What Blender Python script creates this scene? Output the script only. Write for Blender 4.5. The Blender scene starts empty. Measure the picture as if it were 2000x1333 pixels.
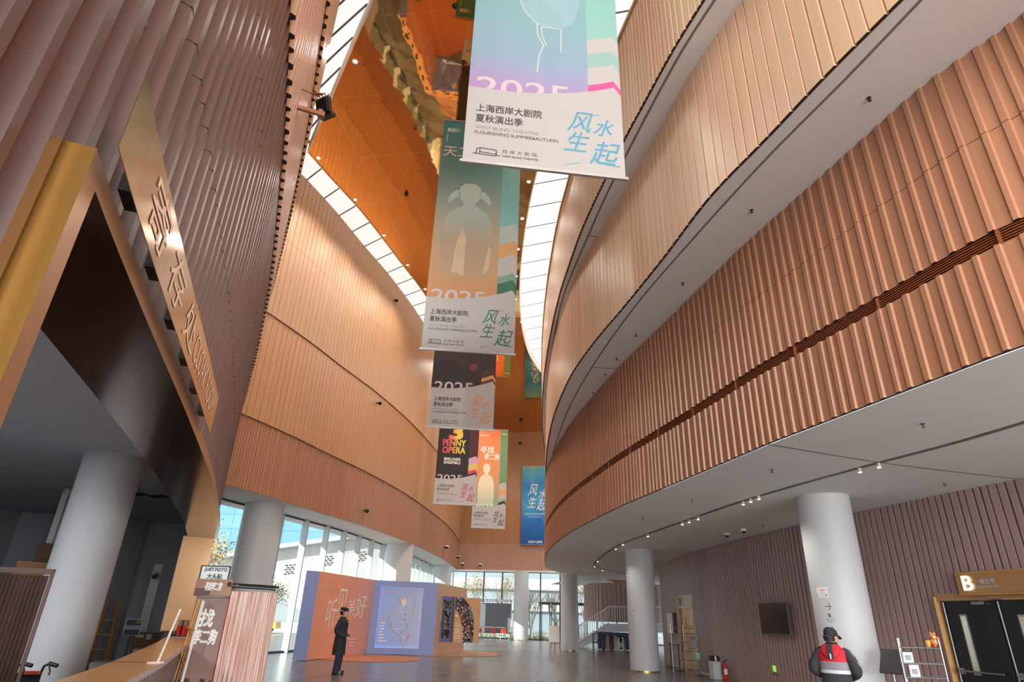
import bpy, math, random
import numpy as np
from mathutils import Vector, Matrix
random.seed(7)
SC = bpy.context.scene
COL = SC.collection
PI = math.pi

# ------------------------------------------------------------------ camera, sky, sun, exposure
EYE = Vector((0.0, 0.0, 1.62))
FPX = 1180.0                                   # focal length in pixels of the 2000 px wide frame
VPX, VPY = 1090.0, -1900.0                     # where the verticals meet
up_c = Vector((VPX - 1000.0, VPY - 666.5, FPX)).normalized()
fw_c = (Vector((0, 0, 1)) - up_c * up_c.z).normalized()
rt_c = fw_c.cross(up_c)
if rt_c.x < 0:
    rt_c = -rt_c
cam = bpy.data.cameras.new('camera')
cam.sensor_width = 36.0
cam.lens = FPX / 2000.0 * 36.0
cam.clip_start = 0.05
cam.clip_end = 600
camera = bpy.data.objects.new('camera', cam)
COL.objects.link(camera)
m = Matrix.Identity(4)
for i, ax in enumerate((rt_c, fw_c, up_c)):    # rows: world x, y, z in camera (x right, y down, z forward)
    m[i][0] = ax.x
    m[i][1] = -ax.y
    m[i][2] = -ax.z
    m[i][3] = EYE[i]
camera.matrix_world = m
SC.camera = camera

SC.view_settings.view_transform = 'Standard'
SC.view_settings.look = 'None'
SC.view_settings.gamma = 1.0
SC.view_settings.use_curve_mapping = False
SC.view_settings.exposure = 0.65

world = bpy.data.worlds.new('sky')
SC.world = world
world.use_nodes = True
bg = world.node_tree.nodes['Background']
bg.inputs['Color'].default_value = (0.86, 0.94, 1.0, 1)
bg.inputs['Strength'].default_value = 1.35

sun = bpy.data.lights.new('sun', 'SUN')
sun.energy = 4.8
sun.angle = math.radians(0.6)
sun.color = (1.0, 0.94, 0.84)
sun_o = bpy.data.objects.new('sun', sun)
COL.objects.link(sun_o)
sun_o.rotation_euler = Vector((0.72, 0.55, -0.33)).to_track_quat('-Z', 'Y').to_euler()

def area_light(name, loc, aim, sx, sy, power, color):
    l = bpy.data.lights.new(name, 'AREA')
    l.shape = 'RECTANGLE'; l.size = sx; l.size_y = sy; l.energy = power; l.color = color
    o = bpy.data.objects.new(name, l); COL.objects.link(o)
    o.location = loc
    o.rotation_euler = (Vector(aim) - Vector(loc)).to_track_quat('-Z', 'Y').to_euler()
    return o
# added fill light standing in for daylight from behind the camera
area_light('added_front_fill', (-4.0, -60.0, 22.0), (0.0, 18.0, 8.0), 90, 42, 55000, (1.0, 0.96, 0.91))
area_light('added_side_fill', (9.5, -6.0, 2.1), (7.0, 20.0, 3.2), 9, 4, 780, (1.0, 0.98, 0.95))  # second added fill, brightens the right soffit, wall and guard

SKYLIGHT = 0.52       # radiance of the luminous ceiling panels

def lamp_light(parent, loc, power, angle, color, size=.06):
    l = bpy.data.lights.new('lamp_light', 'SPOT'); l.energy = power; l.spot_size = math.radians(angle); l.spot_blend = .8; l.color = color; l.shadow_soft_size = size
    o = bpy.data.objects.new('lamp_light', l); COL.objects.link(o); o.parent = parent
    o.matrix_parent_inverse = WORLD[parent.name].inverted(); o.location = loc
    return o

# ------------------------------------------------------------------ materials
def lin(c):
    return c / 12.92 if c <= 0.04045 else ((c + 0.055) / 1.055) ** 2.4
def rgb(*c):
    return tuple(lin(x / 255.0) for x in c) + (1.0,)
MATS = {}
def mat(name, c, rough=0.5, metal=0.0, var=0.06, scale=4.0, emit=0.0, spec=0.5, aniso=None):
    """principled material with a light procedural mottling of its own colour"""
    if name in MATS:
        return MATS[name]
    M = bpy.data.materials.new(name); M.use_nodes = True
    nt = M.node_tree; b = nt.nodes['Principled BSDF']
    b.inputs['Roughness'].default_value = rough
    b.inputs['Metallic'].default_value = metal
    b.inputs['Specular IOR Level'].default_value = spec
    col = rgb(*c)
    tc = nt.nodes.new('ShaderNodeTexCoord')
    no = nt.nodes.new('ShaderNodeTexNoise'); no.inputs['Scale'].default_value = scale
    no.inputs['Detail'].default_value = 3
    if aniso:
        mp = nt.nodes.new('ShaderNodeMapping'); mp.inputs['Scale'].default_value = aniso
        nt.links.new(tc.outputs['Object'], mp.inputs['Vector']); nt.links.new(mp.outputs[0], no.inputs['Vector'])
    else:
        nt.links.new(tc.outputs['Object'], no.inputs['Vector'])
    ra = nt.nodes.new('ShaderNodeValToRGB')
    ra.color_ramp.elements[0].position = 0.3; ra.color_ramp.elements[1].position = 0.7
    ra.color_ramp.elements[0].color = tuple(max(0, x * (1 - var)) for x in col[:3]) + (1,)
    ra.color_ramp.elements[1].color = tuple(min(1, x * (1 + var)) for x in col[:3]) + (1,)
    nt.links.new(no.outputs['Fac'], ra.inputs['Fac'])
    nt.links.new(ra.outputs['Color'], b.inputs['Base Color'])
    if emit:
        nt.links.new(ra.outputs['Color'], b.inputs['Emission Color'])
        b.inputs['Emission Strength'].default_value = emit
    MATS[name] = M
    return M
def gradient(name, stops, axis='Z', rough=0.55, noise=0.0, nscale=3.0):
    """printed colour gradient across the object's own bounding box"""
    if name in MATS:
        return MATS[name]
    M = bpy.data.materials.new(name); M.use_nodes = True
    nt = M.node_tree; b = nt.nodes['Principled BSDF']
    b.inputs['Roughness'].default_value = rough
    tc = nt.nodes.new('ShaderNodeTexCoord'); sp = nt.nodes.new('ShaderNodeSeparateXYZ')
    nt.links.new(tc.outputs['Generated'], sp.inputs[0])
    src = sp.outputs['XYZ'.index(axis)]
    if noise:
        no = nt.nodes.new('ShaderNodeTexNoise'); no.inputs['Scale'].default_value = nscale
        nt.links.new(tc.outputs['Generated'], no.inputs['Vector'])
        ma = nt.nodes.new('ShaderNodeMath'); ma.operation = 'MULTIPLY_ADD'
        nt.links.new(no.outputs['Fac'], ma.inputs[0]); ma.inputs[1].default_value = noise
        nt.links.new(src, ma.inputs[2])
        ma2 = nt.nodes.new('ShaderNodeMath'); ma2.operation = 'SUBTRACT'
        nt.links.new(ma.outputs[0], ma2.inputs[0]); ma2.inputs[1].default_value = noise / 2
        src = ma2.outputs[0]
    ra = nt.nodes.new('ShaderNodeValToRGB')
    els = ra.color_ramp.elements
    while len(els) < len(stops):
        els.new(0.5)
    for e, (p, c) in zip(els, stops):
        e.position = p; e.color = rgb(*c)
    nt.links.new(src, ra.inputs['Fac']); nt.links.new(ra.outputs['Color'], b.inputs['Base Color'])
    MATS[name] = M
    return M
def photo_mat(name, cols, scale=6.0, seed=0.0):
    """mottled print standing for a sheet of small photographs"""
    if name in MATS:
        return MATS[name]
    M = bpy.data.materials.new(name); M.use_nodes = True
    nt = M.node_tree; b = nt.nodes['Principled BSDF']; b.inputs['Roughness'].default_value = 0.4
    tc = nt.nodes.new('ShaderNodeTexCoord'); mp = nt.nodes.new('ShaderNodeMapping')
    mp.inputs['Location'].default_value = (seed, seed, seed)
    vo = nt.nodes.new('ShaderNodeTexVoronoi'); vo.inputs['Scale'].default_value = scale
    sp = nt.nodes.new('ShaderNodeSeparateColor'); ra = nt.nodes.new('ShaderNodeValToRGB')
    ra.color_ramp.interpolation = 'CONSTANT'
    els = ra.color_ramp.elements
    while len(els) < len(cols):
        els.new(0.5)
    for i, (e, c) in enumerate(zip(els, cols)):
        e.position = i / len(cols); e.color = rgb(*c)
    nt.links.new(tc.outputs['Object'], mp.inputs[0]); nt.links.new(mp.outputs[0], vo.inputs['Vector'])
    nt.links.new(vo.outputs['Color'], sp.inputs[0]); nt.links.new(sp.outputs[0], ra.inputs['Fac'])
    nt.links.new(ra.outputs['Color'], b.inputs['Base Color'])
    MATS[name] = M
    return M
def glass_mat(name, tint=(235, 245, 245), refl=0.10):
    if name in MATS:
        return MATS[name]
    M = bpy.data.materials.new(name); M.use_nodes = True
    nt = M.node_tree; nt.nodes.remove(nt.nodes['Principled BSDF'])
    tr = nt.nodes.new('ShaderNodeBsdfTransparent'); tr.inputs[0].default_value = rgb(*tint)
    gl = nt.nodes.new('ShaderNodeBsdfGlossy'); gl.inputs['Roughness'].default_value = 0.02
    fr = nt.nodes.new('ShaderNodeLayerWeight'); fr.inputs[0].default_value = 0.25
    mu = nt.nodes.new('ShaderNodeMath'); mu.operation = 'MULTIPLY'; mu.inputs[1].default_value = 0.7
    mx = nt.nodes.new('ShaderNodeMixShader')
    nt.links.new(fr.outputs['Fresnel'], mu.inputs[0]); nt.links.new(mu.outputs[0], mx.inputs[0])
    nt.links.new(tr.outputs[0], mx.inputs[1]); nt.links.new(gl.outputs[0], mx.inputs[2])
    nt.links.new(mx.outputs[0], nt.nodes['Material Output'].inputs[0])
    MATS[name] = M
    return M
def emit_mat(name, c, strength):
    if name in MATS:
        return MATS[name]
    M = bpy.data.materials.new(name); M.use_nodes = True
    b = M.node_tree.nodes['Principled BSDF']
    b.inputs['Base Color'].default_value = rgb(*c); b.inputs['Emission Color'].default_value = rgb(*c)
    b.inputs['Emission Strength'].default_value = strength
    MATS[name] = M
    return M
def floor_mat():
    M = bpy.data.materials.new('stone_tile'); M.use_nodes = True
    nt = M.node_tree; b = nt.nodes['Principled BSDF']
    tc = nt.nodes.new('ShaderNodeTexCoord'); mp = nt.nodes.new('ShaderNodeMapping')
    mp.inputs['Rotation'].default_value = (0, 0, math.radians(8) + PI / 2)
    br = nt.nodes.new('ShaderNodeTexBrick')
    br.inputs['Scale'].default_value = 1.0
    br.inputs['Brick Width'].default_value = 1.2; br.inputs['Row Height'].default_value = 0.6
    br.inputs['Mortar Size'].default_value = 0.006; br.inputs['Mortar Smooth'].default_value = 0.2
    br.inputs['Color1'].default_value = rgb(100, 97, 98); br.inputs['Color2'].default_value = rgb(112, 108, 107)
    br.inputs['Mortar'].default_value = rgb(150, 146, 142)
    no = nt.nodes.new('ShaderNodeTexNoise'); no.inputs['Scale'].default_value = 2.2; no.inputs['Detail'].default_value = 5
    rm = nt.nodes.new('ShaderNodeMapRange'); rm.inputs['To Min'].default_value = 0.18; rm.inputs['To Max'].default_value = 0.3
    nt.links.new(tc.outputs['Object'], mp.inputs[0]); nt.links.new(mp.outputs[0], br.inputs['Vector'])
    nt.links.new(tc.outputs['Object'], no.inputs['Vector']); nt.links.new(no.outputs['Fac'], rm.inputs[0])
    nt.links.new(rm.outputs[0], b.inputs['Roughness'])
    nt.links.new(br.outputs['Color'], b.inputs['Base Color'])
    return M
def mirror_mat():
    """polished bronze ceiling sheets: warm mirror with slightly wavy panels and fine joints"""
    M = bpy.data.materials.new('polished_bronze_sheet'); M.use_nodes = True
    nt = M.node_tree; b = nt.nodes['Principled BSDF']
    b.inputs['Metallic'].default_value = 1.0; b.inputs['Roughness'].default_value = 0.03
    tc = nt.nodes.new('ShaderNodeTexCoord'); mp = nt.nodes.new('ShaderNodeMapping')
    mp.inputs['Rotation'].default_value = (0, 0, math.radians(8))
    br = nt.nodes.new('ShaderNodeTexBrick'); br.offset = 0.0
    br.inputs['Scale'].default_value = 1.0
    br.inputs['Brick Width'].default_value = 1.5; br.inputs['Row Height'].default_value = 3.0
    br.inputs['Mortar Size'].default_value = 0.014
    br.inputs['Color1'].default_value = rgb(226, 170, 104); br.inputs['Color2'].default_value = rgb(230, 174, 108)
    br.inputs['Mortar'].default_value = rgb(236, 196, 150)
    nt.links.new(tc.outputs['Object'], mp.inputs[0]); nt.links.new(mp.outputs[0], br.inputs['Vector'])
    nt.links.new(br.outputs['Color'], b.inputs['Base Color'])
    no = nt.nodes.new('ShaderNodeTexNoise'); no.inputs['Scale'].default_value = 1.3; no.inputs['Detail'].default_value = 2
    bu = nt.nodes.new('ShaderNodeBump'); bu.inputs['Strength'].default_value = 0.03; bu.inputs['Distance'].default_value = 0.15
    nt.links.new(tc.outputs['Object'], no.inputs['Vector']); nt.links.new(no.outputs['Fac'], bu.inputs['Height'])
    nt.links.new(bu.outputs[0], b.inputs['Normal'])
    return M

# ------------------------------------------------------------------ mesh helpers
_TXT = {}
def text_geo(body, bold=0.0):
    k = (body, bold)
    if k not in _TXT:
        cu = bpy.data.curves.new('t', 'FONT'); cu.body = body; cu.offset = bold; cu.resolution_u = 3
        cu.space_line = 1.0
        o = bpy.data.objects.new('t', cu); COL.objects.link(o)
        bpy.context.view_layer.update()
        dg = bpy.context.evaluated_depsgraph_get()
        me = bpy.data.meshes.new_from_object(o.evaluated_get(dg))
        vs = [(v.co.x, v.co.y) for v in me.vertices]; fs = [tuple(p.vertices) for p in me.polygons]
        bpy.data.objects.remove(o); bpy.data.curves.remove(cu); bpy.data.meshes.remove(me)
        x0 = min(v[0] for v in vs); y0 = min(v[1] for v in vs)
        x1 = max(v[0] for v in vs); y1 = max(v[1] for v in vs)
        _TXT[k] = ([(x - x0, y - y0) for x, y in vs], fs, x1 - x0, y1 - y0)
    return _TXT[k]

class MB:
    def __init__(s):
        s.v = []; s.f = []; s.m = []; s.sm = []
    def add(s, vs, fs, mi=0, smooth=False):
        n = len(s.v)
        s.v += [tuple(x) for x in vs]
        for f in fs:
            s.f.append(tuple(i + n for i in f)); s.m.append(mi); s.sm.append(smooth)
        return s
    def quad(s, a, b, c, d, mi=0):
        return s.add([a, b, c, d], [(0, 1, 2, 3)], mi)
    def poly(s, pts, mi=0):
        return s.add(pts, [tuple(range(len(pts)))], mi)
    def box(s, c, size, rz=0.0, mi=0, mtx=None):
        hx, hy, hz = size[0] / 2, size[1] / 2, size[2] / 2
        R = mtx if mtx is not None else Matrix.Rotation(rz, 3, 'Z')
        vs = [Vector(c) + R @ Vector((x * hx, y * hy, z * hz)) for x in (-1, 1) for y in (-1, 1) for z in (-1, 1)]
        return s.add(vs, [(0, 1, 3, 2), (4, 6, 7, 5), (0, 4, 5, 1), (2, 3, 7, 6), (0, 2, 6, 4), (1, 5, 7, 3)], mi)
    def bbox(s, c, size, rz=0.0, mi=0, b=0.01):
        """box with chamfered vertical and horizontal edges"""
        hx, hy, hz = size[0] / 2, size[1] / 2, size[2] / 2
        b = min(b, hx * .9, hy * .9, hz * .9)
        R = Matrix.Rotation(rz, 3, 'Z')
        rings = []
        for z, k in ((-hz, b), (-hz + b, 0), (hz - b, 0), (hz, b)):
            X, Y = hx - k, hy - k
            rings.append([(-X + b, -Y), (X - b, -Y), (X, -Y + b), (X, Y - b), (X - b, Y), (-X + b, Y), (-X, Y - b), (-X, -Y + b)])
            rings[-1] = [Vector(c) + R @ Vector((x, y, z)) for x, y in rings[-1]]
        return s.loft(rings, mi, cap=True, smooth=False)
    def bar(s, a, b, w, h=None, mi=0):
        a, b = Vector(a), Vector(b); h = h or w
        d = (b - a); L = d.length
        q = d.to_track_quat('X', 'Z').to_matrix()
        return s.box((a + b) / 2, (L, w, h), mi=mi, mtx=q)
    def prism(s, pts, z0, z1, mi=0, mside=None):
        n = len(pts)
        vs = [(x, y, z0) for x, y in pts] + [(x, y, z1) for x, y in pts]
        s.add(vs, [tuple(reversed(range(n))), tuple(range(n, 2 * n))], mi)
        s.add(vs, [(i, (i + 1) % n, n + (i + 1) % n, n + i) for i in range(n)], mi if mside is None else mside)
        return s
    def loft(s, rings, mi=0, cap=True, smooth=True, closed=True):
        n = len(rings[0]); vs = [p for r in rings for p in r]; fs = []
        for k in range(len(rings) - 1):
            for i in range(n if closed else n - 1):
                j = (i + 1) % n
                fs.append((k * n + i, k * n + j, (k + 1) * n + j, (k + 1) * n + i))
        s.add(vs, fs, mi, smooth)
        if cap and closed:
            s.add(rings[0], [tuple(reversed(range(n)))], mi); s.add(rings[-1], [tuple(range(n))], mi)
        return s
    def tube(s, path, r, n=8, mi=0, cap=True, smooth=True):
        P = [Vector(p) for p in path]; rings = []
        rr = r if isinstance(r, (list, tuple)) else [r] * len(P)
        t0 = (P[1] - P[0]).normalized()
        u = t0.orthogonal().normalized()
        for i, p in enumerate(P):
            t = (P[min(i + 1, len(P) - 1)] - P[max(i - 1, 0)]).normalized()
            u = (u - t * u.dot(t)).normalized(); w = t.cross(u)
            rings.append([p + (u * math.cos(2 * PI * k / n) + w * math.sin(2 * PI * k / n)) * rr[i] for k in range(n)])
        return s.loft(rings, mi, cap, smooth)
    def cyl(s, c, r, z0, z1, n=24, mi=0, r1=None, smooth=True):
        r1 = r if r1 is None else r1
        rings = [[(c[0] + q * math.cos(2 * PI * k / n), c[1] + q * math.sin(2 * PI * k / n), z) for k in range(n)] for q, z in ((r, z0), (r1, z1))]
        return s.loft(rings, mi, True, smooth)
    def lathe(s, c, prof, n=20, mi=0):
        rings = [[(c[0] + max(q, 1e-4) * math.cos(2 * PI * k / n), c[1] + max(q, 1e-4) * math.sin(2 * PI * k / n), c[2] + z) for k in range(n)] for q, z in prof]
        return s.loft(rings, mi, True, True)
    def ball(s, c, r, n=12, mi=0, mtx=None):
        r = r if isinstance(r, (list, tuple)) else (r, r, r)
        R = mtx if mtx is not None else Matrix.Identity(3)
        rings = []
        for i in range(n // 2 + 1):
            a = -PI / 2 + PI * i / (n // 2); q = max(math.cos(a), 1e-3)
            rings.append([Vector(c) + R @ Vector((r[0] * q * math.cos(2 * PI * k / n), r[1] * q * math.sin(2 * PI * k / n), r[2] * math.sin(a))) for k in range(n)])
        return s.loft(rings, mi, True, True)
    def text(s, body, org, U, V, w=None, h=None, mi=0, bold=0.0, shear=0.0):
        if bold > 0:                             # heavier strokes: the same outline laid down again, slightly shifted
            vs, fs, W, H = text_geo(body, 0.0)
            w_ = w if w is not None else W * h / H
            e = bold * (h if h is not None else H * w_ / W) * 1.1
            N_ = Vector(U).cross(Vector(V)).normalized()
            for i, (a, b) in enumerate(((-e, -e), (e, -e), (-e, e), (e, e))):
                s.text(body, Vector(org) + Vector(U) * a + Vector(V) * b + N_ * (.0002 * i), U, V, w, h, mi, 0.0, shear)
            return s
        vs, fs, W, H = text_geo(body, max(-.005, min(bold, .02)))
        if w is None: w = W * h / H
        if h is None: h = H * w / W
        U, V, org = Vector(U), Vector(V), Vector(org)
        return s.add([org + U * (x / W * w + shear * y / H * h) + V * (y / H * h) for x, y in vs], fs, mi)
    def build(s, name, mats, parent=None):
        me = bpy.data.meshes.new(name)
        me.from_pydata(s.v, [], s.f)
        for mm in (mats if isinstance(mats, (list, tuple)) else [mats]):
            me.materials.append(mm)
        me.polygons.foreach_set('material_index', s.m)
        me.polygons.foreach_set('use_smooth', s.sm)
        me.update()
        o = bpy.data.objects.new(name, me); COL.objects.link(o)
        if parent is not None:
            o.parent = parent
            par = parent; off = Vector((0, 0, 0))
            o.matrix_parent_inverse = WORLD[parent.name].inverted()
            WORLD[o.name] = Matrix.Identity(4)
        else:
            WORLD[o.name] = Matrix.Identity(4)
        return o
WORLD = {}
def tag(o, label, cat, group=None, kind=None):
    o['label'] = label
    if cat: o['category'] = cat
    if group: o['group'] = group
    if kind: o['kind'] = kind
    return o
def thing(name, label, cat, loc, group=None):
    o = bpy.data.objects.new(name, None); COL.objects.link(o); o.empty_display_size = 0.1
    o.location = loc
    WORLD[o.name] = Matrix.Translation(Vector(loc))
    return tag(o, label, cat, group)
def struct(mb, name, mats, label, cat='building part'):
    o = mb.build(name, mats)
    return tag(o, label, cat, kind='structure')
def single(mb, name, mats, label, cat, group=None):
    return tag(mb.build(name, mats), label, cat, group)
def dup(root, delta, rz=0.0, label=None, group=None):
    r = root.copy(); COL.objects.link(r)
    r.location = Vector(root.location) + Vector(delta); r.rotation_euler = (0, 0, rz)
    WORLD[r.name] = WORLD[root.name]
    if label: r['label'] = label
    if group: r['group'] = group
    for ch in list(root.children):
        c = ch.copy(); COL.objects.link(c); c.parent = r; c.matrix_parent_inverse = ch.matrix_parent_inverse.copy()
        for g in list(ch.children):
            d = g.copy(); COL.objects.link(d); d.parent = c; d.matrix_parent_inverse = g.matrix_parent_inverse.copy()
    return r

def smooth_line(pts, step=0.3):
    P = [Vector((p[0], p[1], 0)) for p in pts]
    P = [P[0] * 2 - P[1]] + P + [P[-1] * 2 - P[-2]]
    out = []
    for i in range(1, len(P) - 2):
        a, b, c, d = P[i - 1:i + 3]
        ta, tb = (c - a) * 0.5, (d - b) * 0.5
        l = (c - b).length
        # scale tangents to the segment (keeps uneven spacing smooth)
        if (c - a).length > 0: ta = (c - a).normalized() * l
        if (d - b).length > 0: tb = (d - b).normalized() * l
        n = max(2, int(l / step))
        for k in range(n):
            t = k / n
            out.append((2 * t**3 - 3 * t**2 + 1) * b + (t**3 - 2 * t**2 + t) * ta + (-2 * t**3 + 3 * t**2) * c + (t**3 - t**2) * tb)
    out.append(P[-2].copy())
    return out
class Curve:
    """plan curve with arc length; side=+1: normal to the right of travel, -1: to the left"""
    def __init__(s, pts, side=1, step=0.3):
        s.p = smooth_line(pts, step); s.side = side
        s.s = [0.0]
        for a, b in zip(s.p[:-1], s.p[1:]):
            s.s.append(s.s[-1] + (b - a).length)
        s.L = s.s[-1]
    def at(s, t, off=0.0):
        t = min(max(t, 0.0), s.L)
        lo, hi = 0, len(s.s) - 1
        while hi - lo > 1:
            mid = (lo + hi) // 2
            if s.s[mid] <= t: lo = mid
            else: hi = mid
        a, b = s.p[lo], s.p[hi]; k = (t - s.s[lo]) / max(s.s[hi] - s.s[lo], 1e-9)
        # normals interpolated between neighbouring vertices
        def nv(i):
            d = (s.p[min(i + 1, len(s.p) - 1)] - s.p[max(i - 1, 0)]).normalized()
            return Vector((d.y, -d.x, 0)) * s.side
        n = (nv(lo) * (1 - k) + nv(hi) * k).normalized()
        return a.lerp(b, k) + n * off
    def t_of_y(s, y):
        for i in range(len(s.p) - 1):
            if (s.p[i].y - y) * (s.p[i + 1].y - y) <= 0:
                k = (y - s.p[i].y) / ((s.p[i + 1].y - s.p[i].y) or 1e-9)
                return s.s[i] + k * (s.s[i + 1] - s.s[i])
        return 0.0
    def line(s, off=0.0, t0=0.0, t1=None, step=0.4):
        t1 = s.L if t1 is None else t1
        n = max(2, int((t1 - t0) / step))
        return [s.at(t0 + (t1 - t0) * k / n, off) for k in range(n + 1)]

def corrugated(name, crv, z0, z1, mats, label, flats=(.12, .16, .1), ribs=(.05, .07), rise=.02, depth=.045, seams=(),
               off=0.0, t0=0.0, t1=None, seed=1, lip=0.12, inward=False, panel=0):
    """ribbed cladding running along a plan curve"""
    rnd = random.Random(seed)
    t1 = crv.L if t1 is None else t1
    D = -depth if inward else depth
    full = [(0.0, 0.0)]; s_ = 0.0
    while s_ < crv.L:
        f = rnd.choice(flats); r = rnd.choice(ribs)
        for ds, d in ((f, 0), (rise, D), (r, D), (rise, 0)):
            s_ += ds
            full.append((min(s_, crv.L), d))
    prof = []                                    # the part of the run between t0 and t1
    for (a, da), (b, db) in zip(full[:-1], full[1:]):
        if b <= t0 or a >= t1 or b <= a: continue
        la, lb = max(a, t0), min(b, t1)
        ga, gb = da + (db - da) * (la - a) / (b - a), da + (db - da) * (lb - a) / (b - a)
        if not prof: prof.append((la, ga))
        prof.append((lb, gb))
    zs = [(z0, 0.0)]
    for z in sorted(seams):
        zs += [(z - .006, 0), (z - .006, -.012), (z + .006, -.012), (z + .006, 0)]
    zs.append((z1, 0.0))
    mb = MB(); vs = []; n = len(prof)
    for z, ins in zs:
        for t, d in prof:
            p = crv.at(t, off + d + ins); vs.append((p.x, p.y, z))
    fs = []; 
    for k in range(len(zs) - 1):
        for i in range(n - 1):
            q = (k * n + i, k * n + i + 1, (k + 1) * n + i + 1, (k + 1) * n + i)
            fs.append(q if crv.side > 0 else tuple(reversed(q)))
    mb.add(vs, fs, 0)
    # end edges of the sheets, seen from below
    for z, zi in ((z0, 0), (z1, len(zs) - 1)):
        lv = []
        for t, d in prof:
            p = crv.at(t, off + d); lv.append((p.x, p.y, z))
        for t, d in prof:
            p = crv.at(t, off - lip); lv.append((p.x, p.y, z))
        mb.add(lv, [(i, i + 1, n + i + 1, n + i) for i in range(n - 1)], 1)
    return struct(mb, name, mats, label, 'wall')
def strip(mb, A, B, z, mi=0, zb=None):
    """horizontal ribbon between two plan lines"""
    zb = z if zb is None else zb
    n = min(len(A), len(B))
    vs = [(p[0], p[1], z) for p in A[:n]] + [(p[0], p[1], zb) for p in B[:n]]
    mb.add(vs, [(i, i + 1, n + i + 1, n + i) for i in range(n - 1)], mi)
def resample(pts, n):
    P = [Vector((p[0], p[1], 0)) for p in pts]
    s = [0.0]
    for a, b in zip(P[:-1], P[1:]): s.append(s[-1] + (b - a).length)
    out = []; j = 0
    for k in range(n):
        t = s[-1] * k / (n - 1)
        while j < len(s) - 2 and s[j + 1] < t: j += 1
        q = (t - s[j]) / max(s[j + 1] - s[j], 1e-9)
        out.append(P[j].lerp(P[j + 1], q))
    return out

# ------------------------------------------------------------------ palette
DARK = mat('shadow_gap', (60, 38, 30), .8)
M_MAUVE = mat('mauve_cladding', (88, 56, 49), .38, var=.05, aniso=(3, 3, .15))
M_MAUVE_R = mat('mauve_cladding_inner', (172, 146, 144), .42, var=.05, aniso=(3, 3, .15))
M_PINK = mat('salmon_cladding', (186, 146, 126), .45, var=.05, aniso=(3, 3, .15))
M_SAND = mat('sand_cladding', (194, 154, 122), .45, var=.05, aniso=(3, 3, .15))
M_R1 = mat('terracotta_cladding', (184, 132, 102), .33, var=.08, aniso=(2.4, 2.4, .06))
M_R2 = mat('apricot_cladding', (238, 202, 168), .33, var=.06, aniso=(2.4, 2.4, .06))
M_R3 = mat('pale_sand_cladding', (242, 214, 182), .5, var=.06, aniso=(2.4, 2.4, .06))
M_L1 = mat('brown_cladding', (170, 120, 92), .33, var=.08, aniso=(2.4, 2.4, .06))
M_L2 = mat('ochre_cladding', (178, 130, 92), .33, var=.06, aniso=(2.4, 2.4, .06))
M_L3 = mat('honey_cladding', (180, 140, 104), .52, var=.05, aniso=(2.4, 2.4, .06))
WHITE = mat('white_plaster', (236, 236, 234), .75, var=.015, scale=1.5)
COLM = mat('white_column_paint', (202, 205, 208), .55, var=.015, scale=1.0)
GREYP = mat('grey_plaster', (186, 188, 194), .8, var=.03)
MULL = mat('grey_aluminium', (186, 192, 192), .4, .3, var=.03)
FRAME = mat('dark_aluminium', (82, 84, 86), .4, .6, var=.03)
STEEL = mat('brushed_steel', (170, 172, 176), .3, .9, var=.04)
BLACK = mat('black_plastic', (28, 29, 32), .45, var=.1)
BRONZE = mat('bronze_sheet', (196, 146, 96), .26, .9, var=.05, aniso=(1, 1, 8))
GOLD = mat('gold_sheet', (206, 156, 84), .3, .85, var=.04)
BRASS = mat('brass', (196, 164, 110), .35, .8)
GLASS = glass_mat('window_glass')
REDP = mat('red_paint', (196, 32, 36), .4, var=.05)
WOODC = mat('oak_worktop', (202, 150, 100), .28, var=.09, scale=3, aniso=(1, 6, 1))
PAPER = mat('white_paper', (236, 236, 232), .6, var=.02)

# ------------------------------------------------------------------ plan curves (metres; camera stands at x=0, y=0)
ND = Curve([(-.3, -2), (-1.0, 0), (-1.75, 1.9), (-2.74, 4.71), (-3.58, 7.02), (-4.18, 8.53), (-5.05, 10.68), (-5.9, 12.64),
            (-6.78, 14.6), (-7.79, 16.78), (-8.64, 18.6), (-9.6, 20.5), (-11, 22.8), (-13, 25)], 1)
LB = Curve([(-12, 15.2), (-10.9, 17.6), (-9.62, 20.67), (-8.69, 23.48), (-7.98, 26.2), (-6.98, 29.8), (-5.85, 35.4), (-4.85, 43.5), (-4.35, 50.5), (-4.2, 59.7)], 1)
LW = Curve([(-12.6, 17.6), (-11.7, 20.6), (-10.85, 23.31), (-10.54, 24.53), (-9.72, 26.99), (-9.18, 28.85), (-8.25, 32.34), (-7.3, 38.15), (-6.52, 45.4), (-6.08, 51.5), (-6.0, 59.3)], 1)
R1 = Curve([(7.4, -5), (6.9, -2), (6.45, 0.4), (5.95, 2.8), (5.55, 4.5), (5.11, 5.42), (4.89, 6.24), (4.72, 6.91), (4.36, 8.32), (4.13, 9.21), (3.93, 10.2), (3.55, 12.1), (2.91, 15.2), (2.51, 17.8),
            (2.12, 20.9), (1.88, 24.7), (1.85, 28.6), (2.06, 32.3), (2.46, 36.2), (3.04, 38.4), (4.2, 40.8), (6.0, 43), (9, 45)], -1)
R2 = Curve([(6.2, -5), (5.7, -2), (5.2, .4), (4.65, 2.6), (4.08, 4.38), (3.74, 5.47), (3.48, 6.42), (3.08, 7.8), (2.78, 9.6), (2.38, 11.7), (2.0, 13.55), (1.66, 15.9),
            (1.48, 19.4), (1.50, 22.5), (1.64, 26.0), (1.9, 30), (2.3, 34.5), (3.0, 38.2), (4.2, 40.8), (6.0, 43), (9, 45)], -1)
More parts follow.
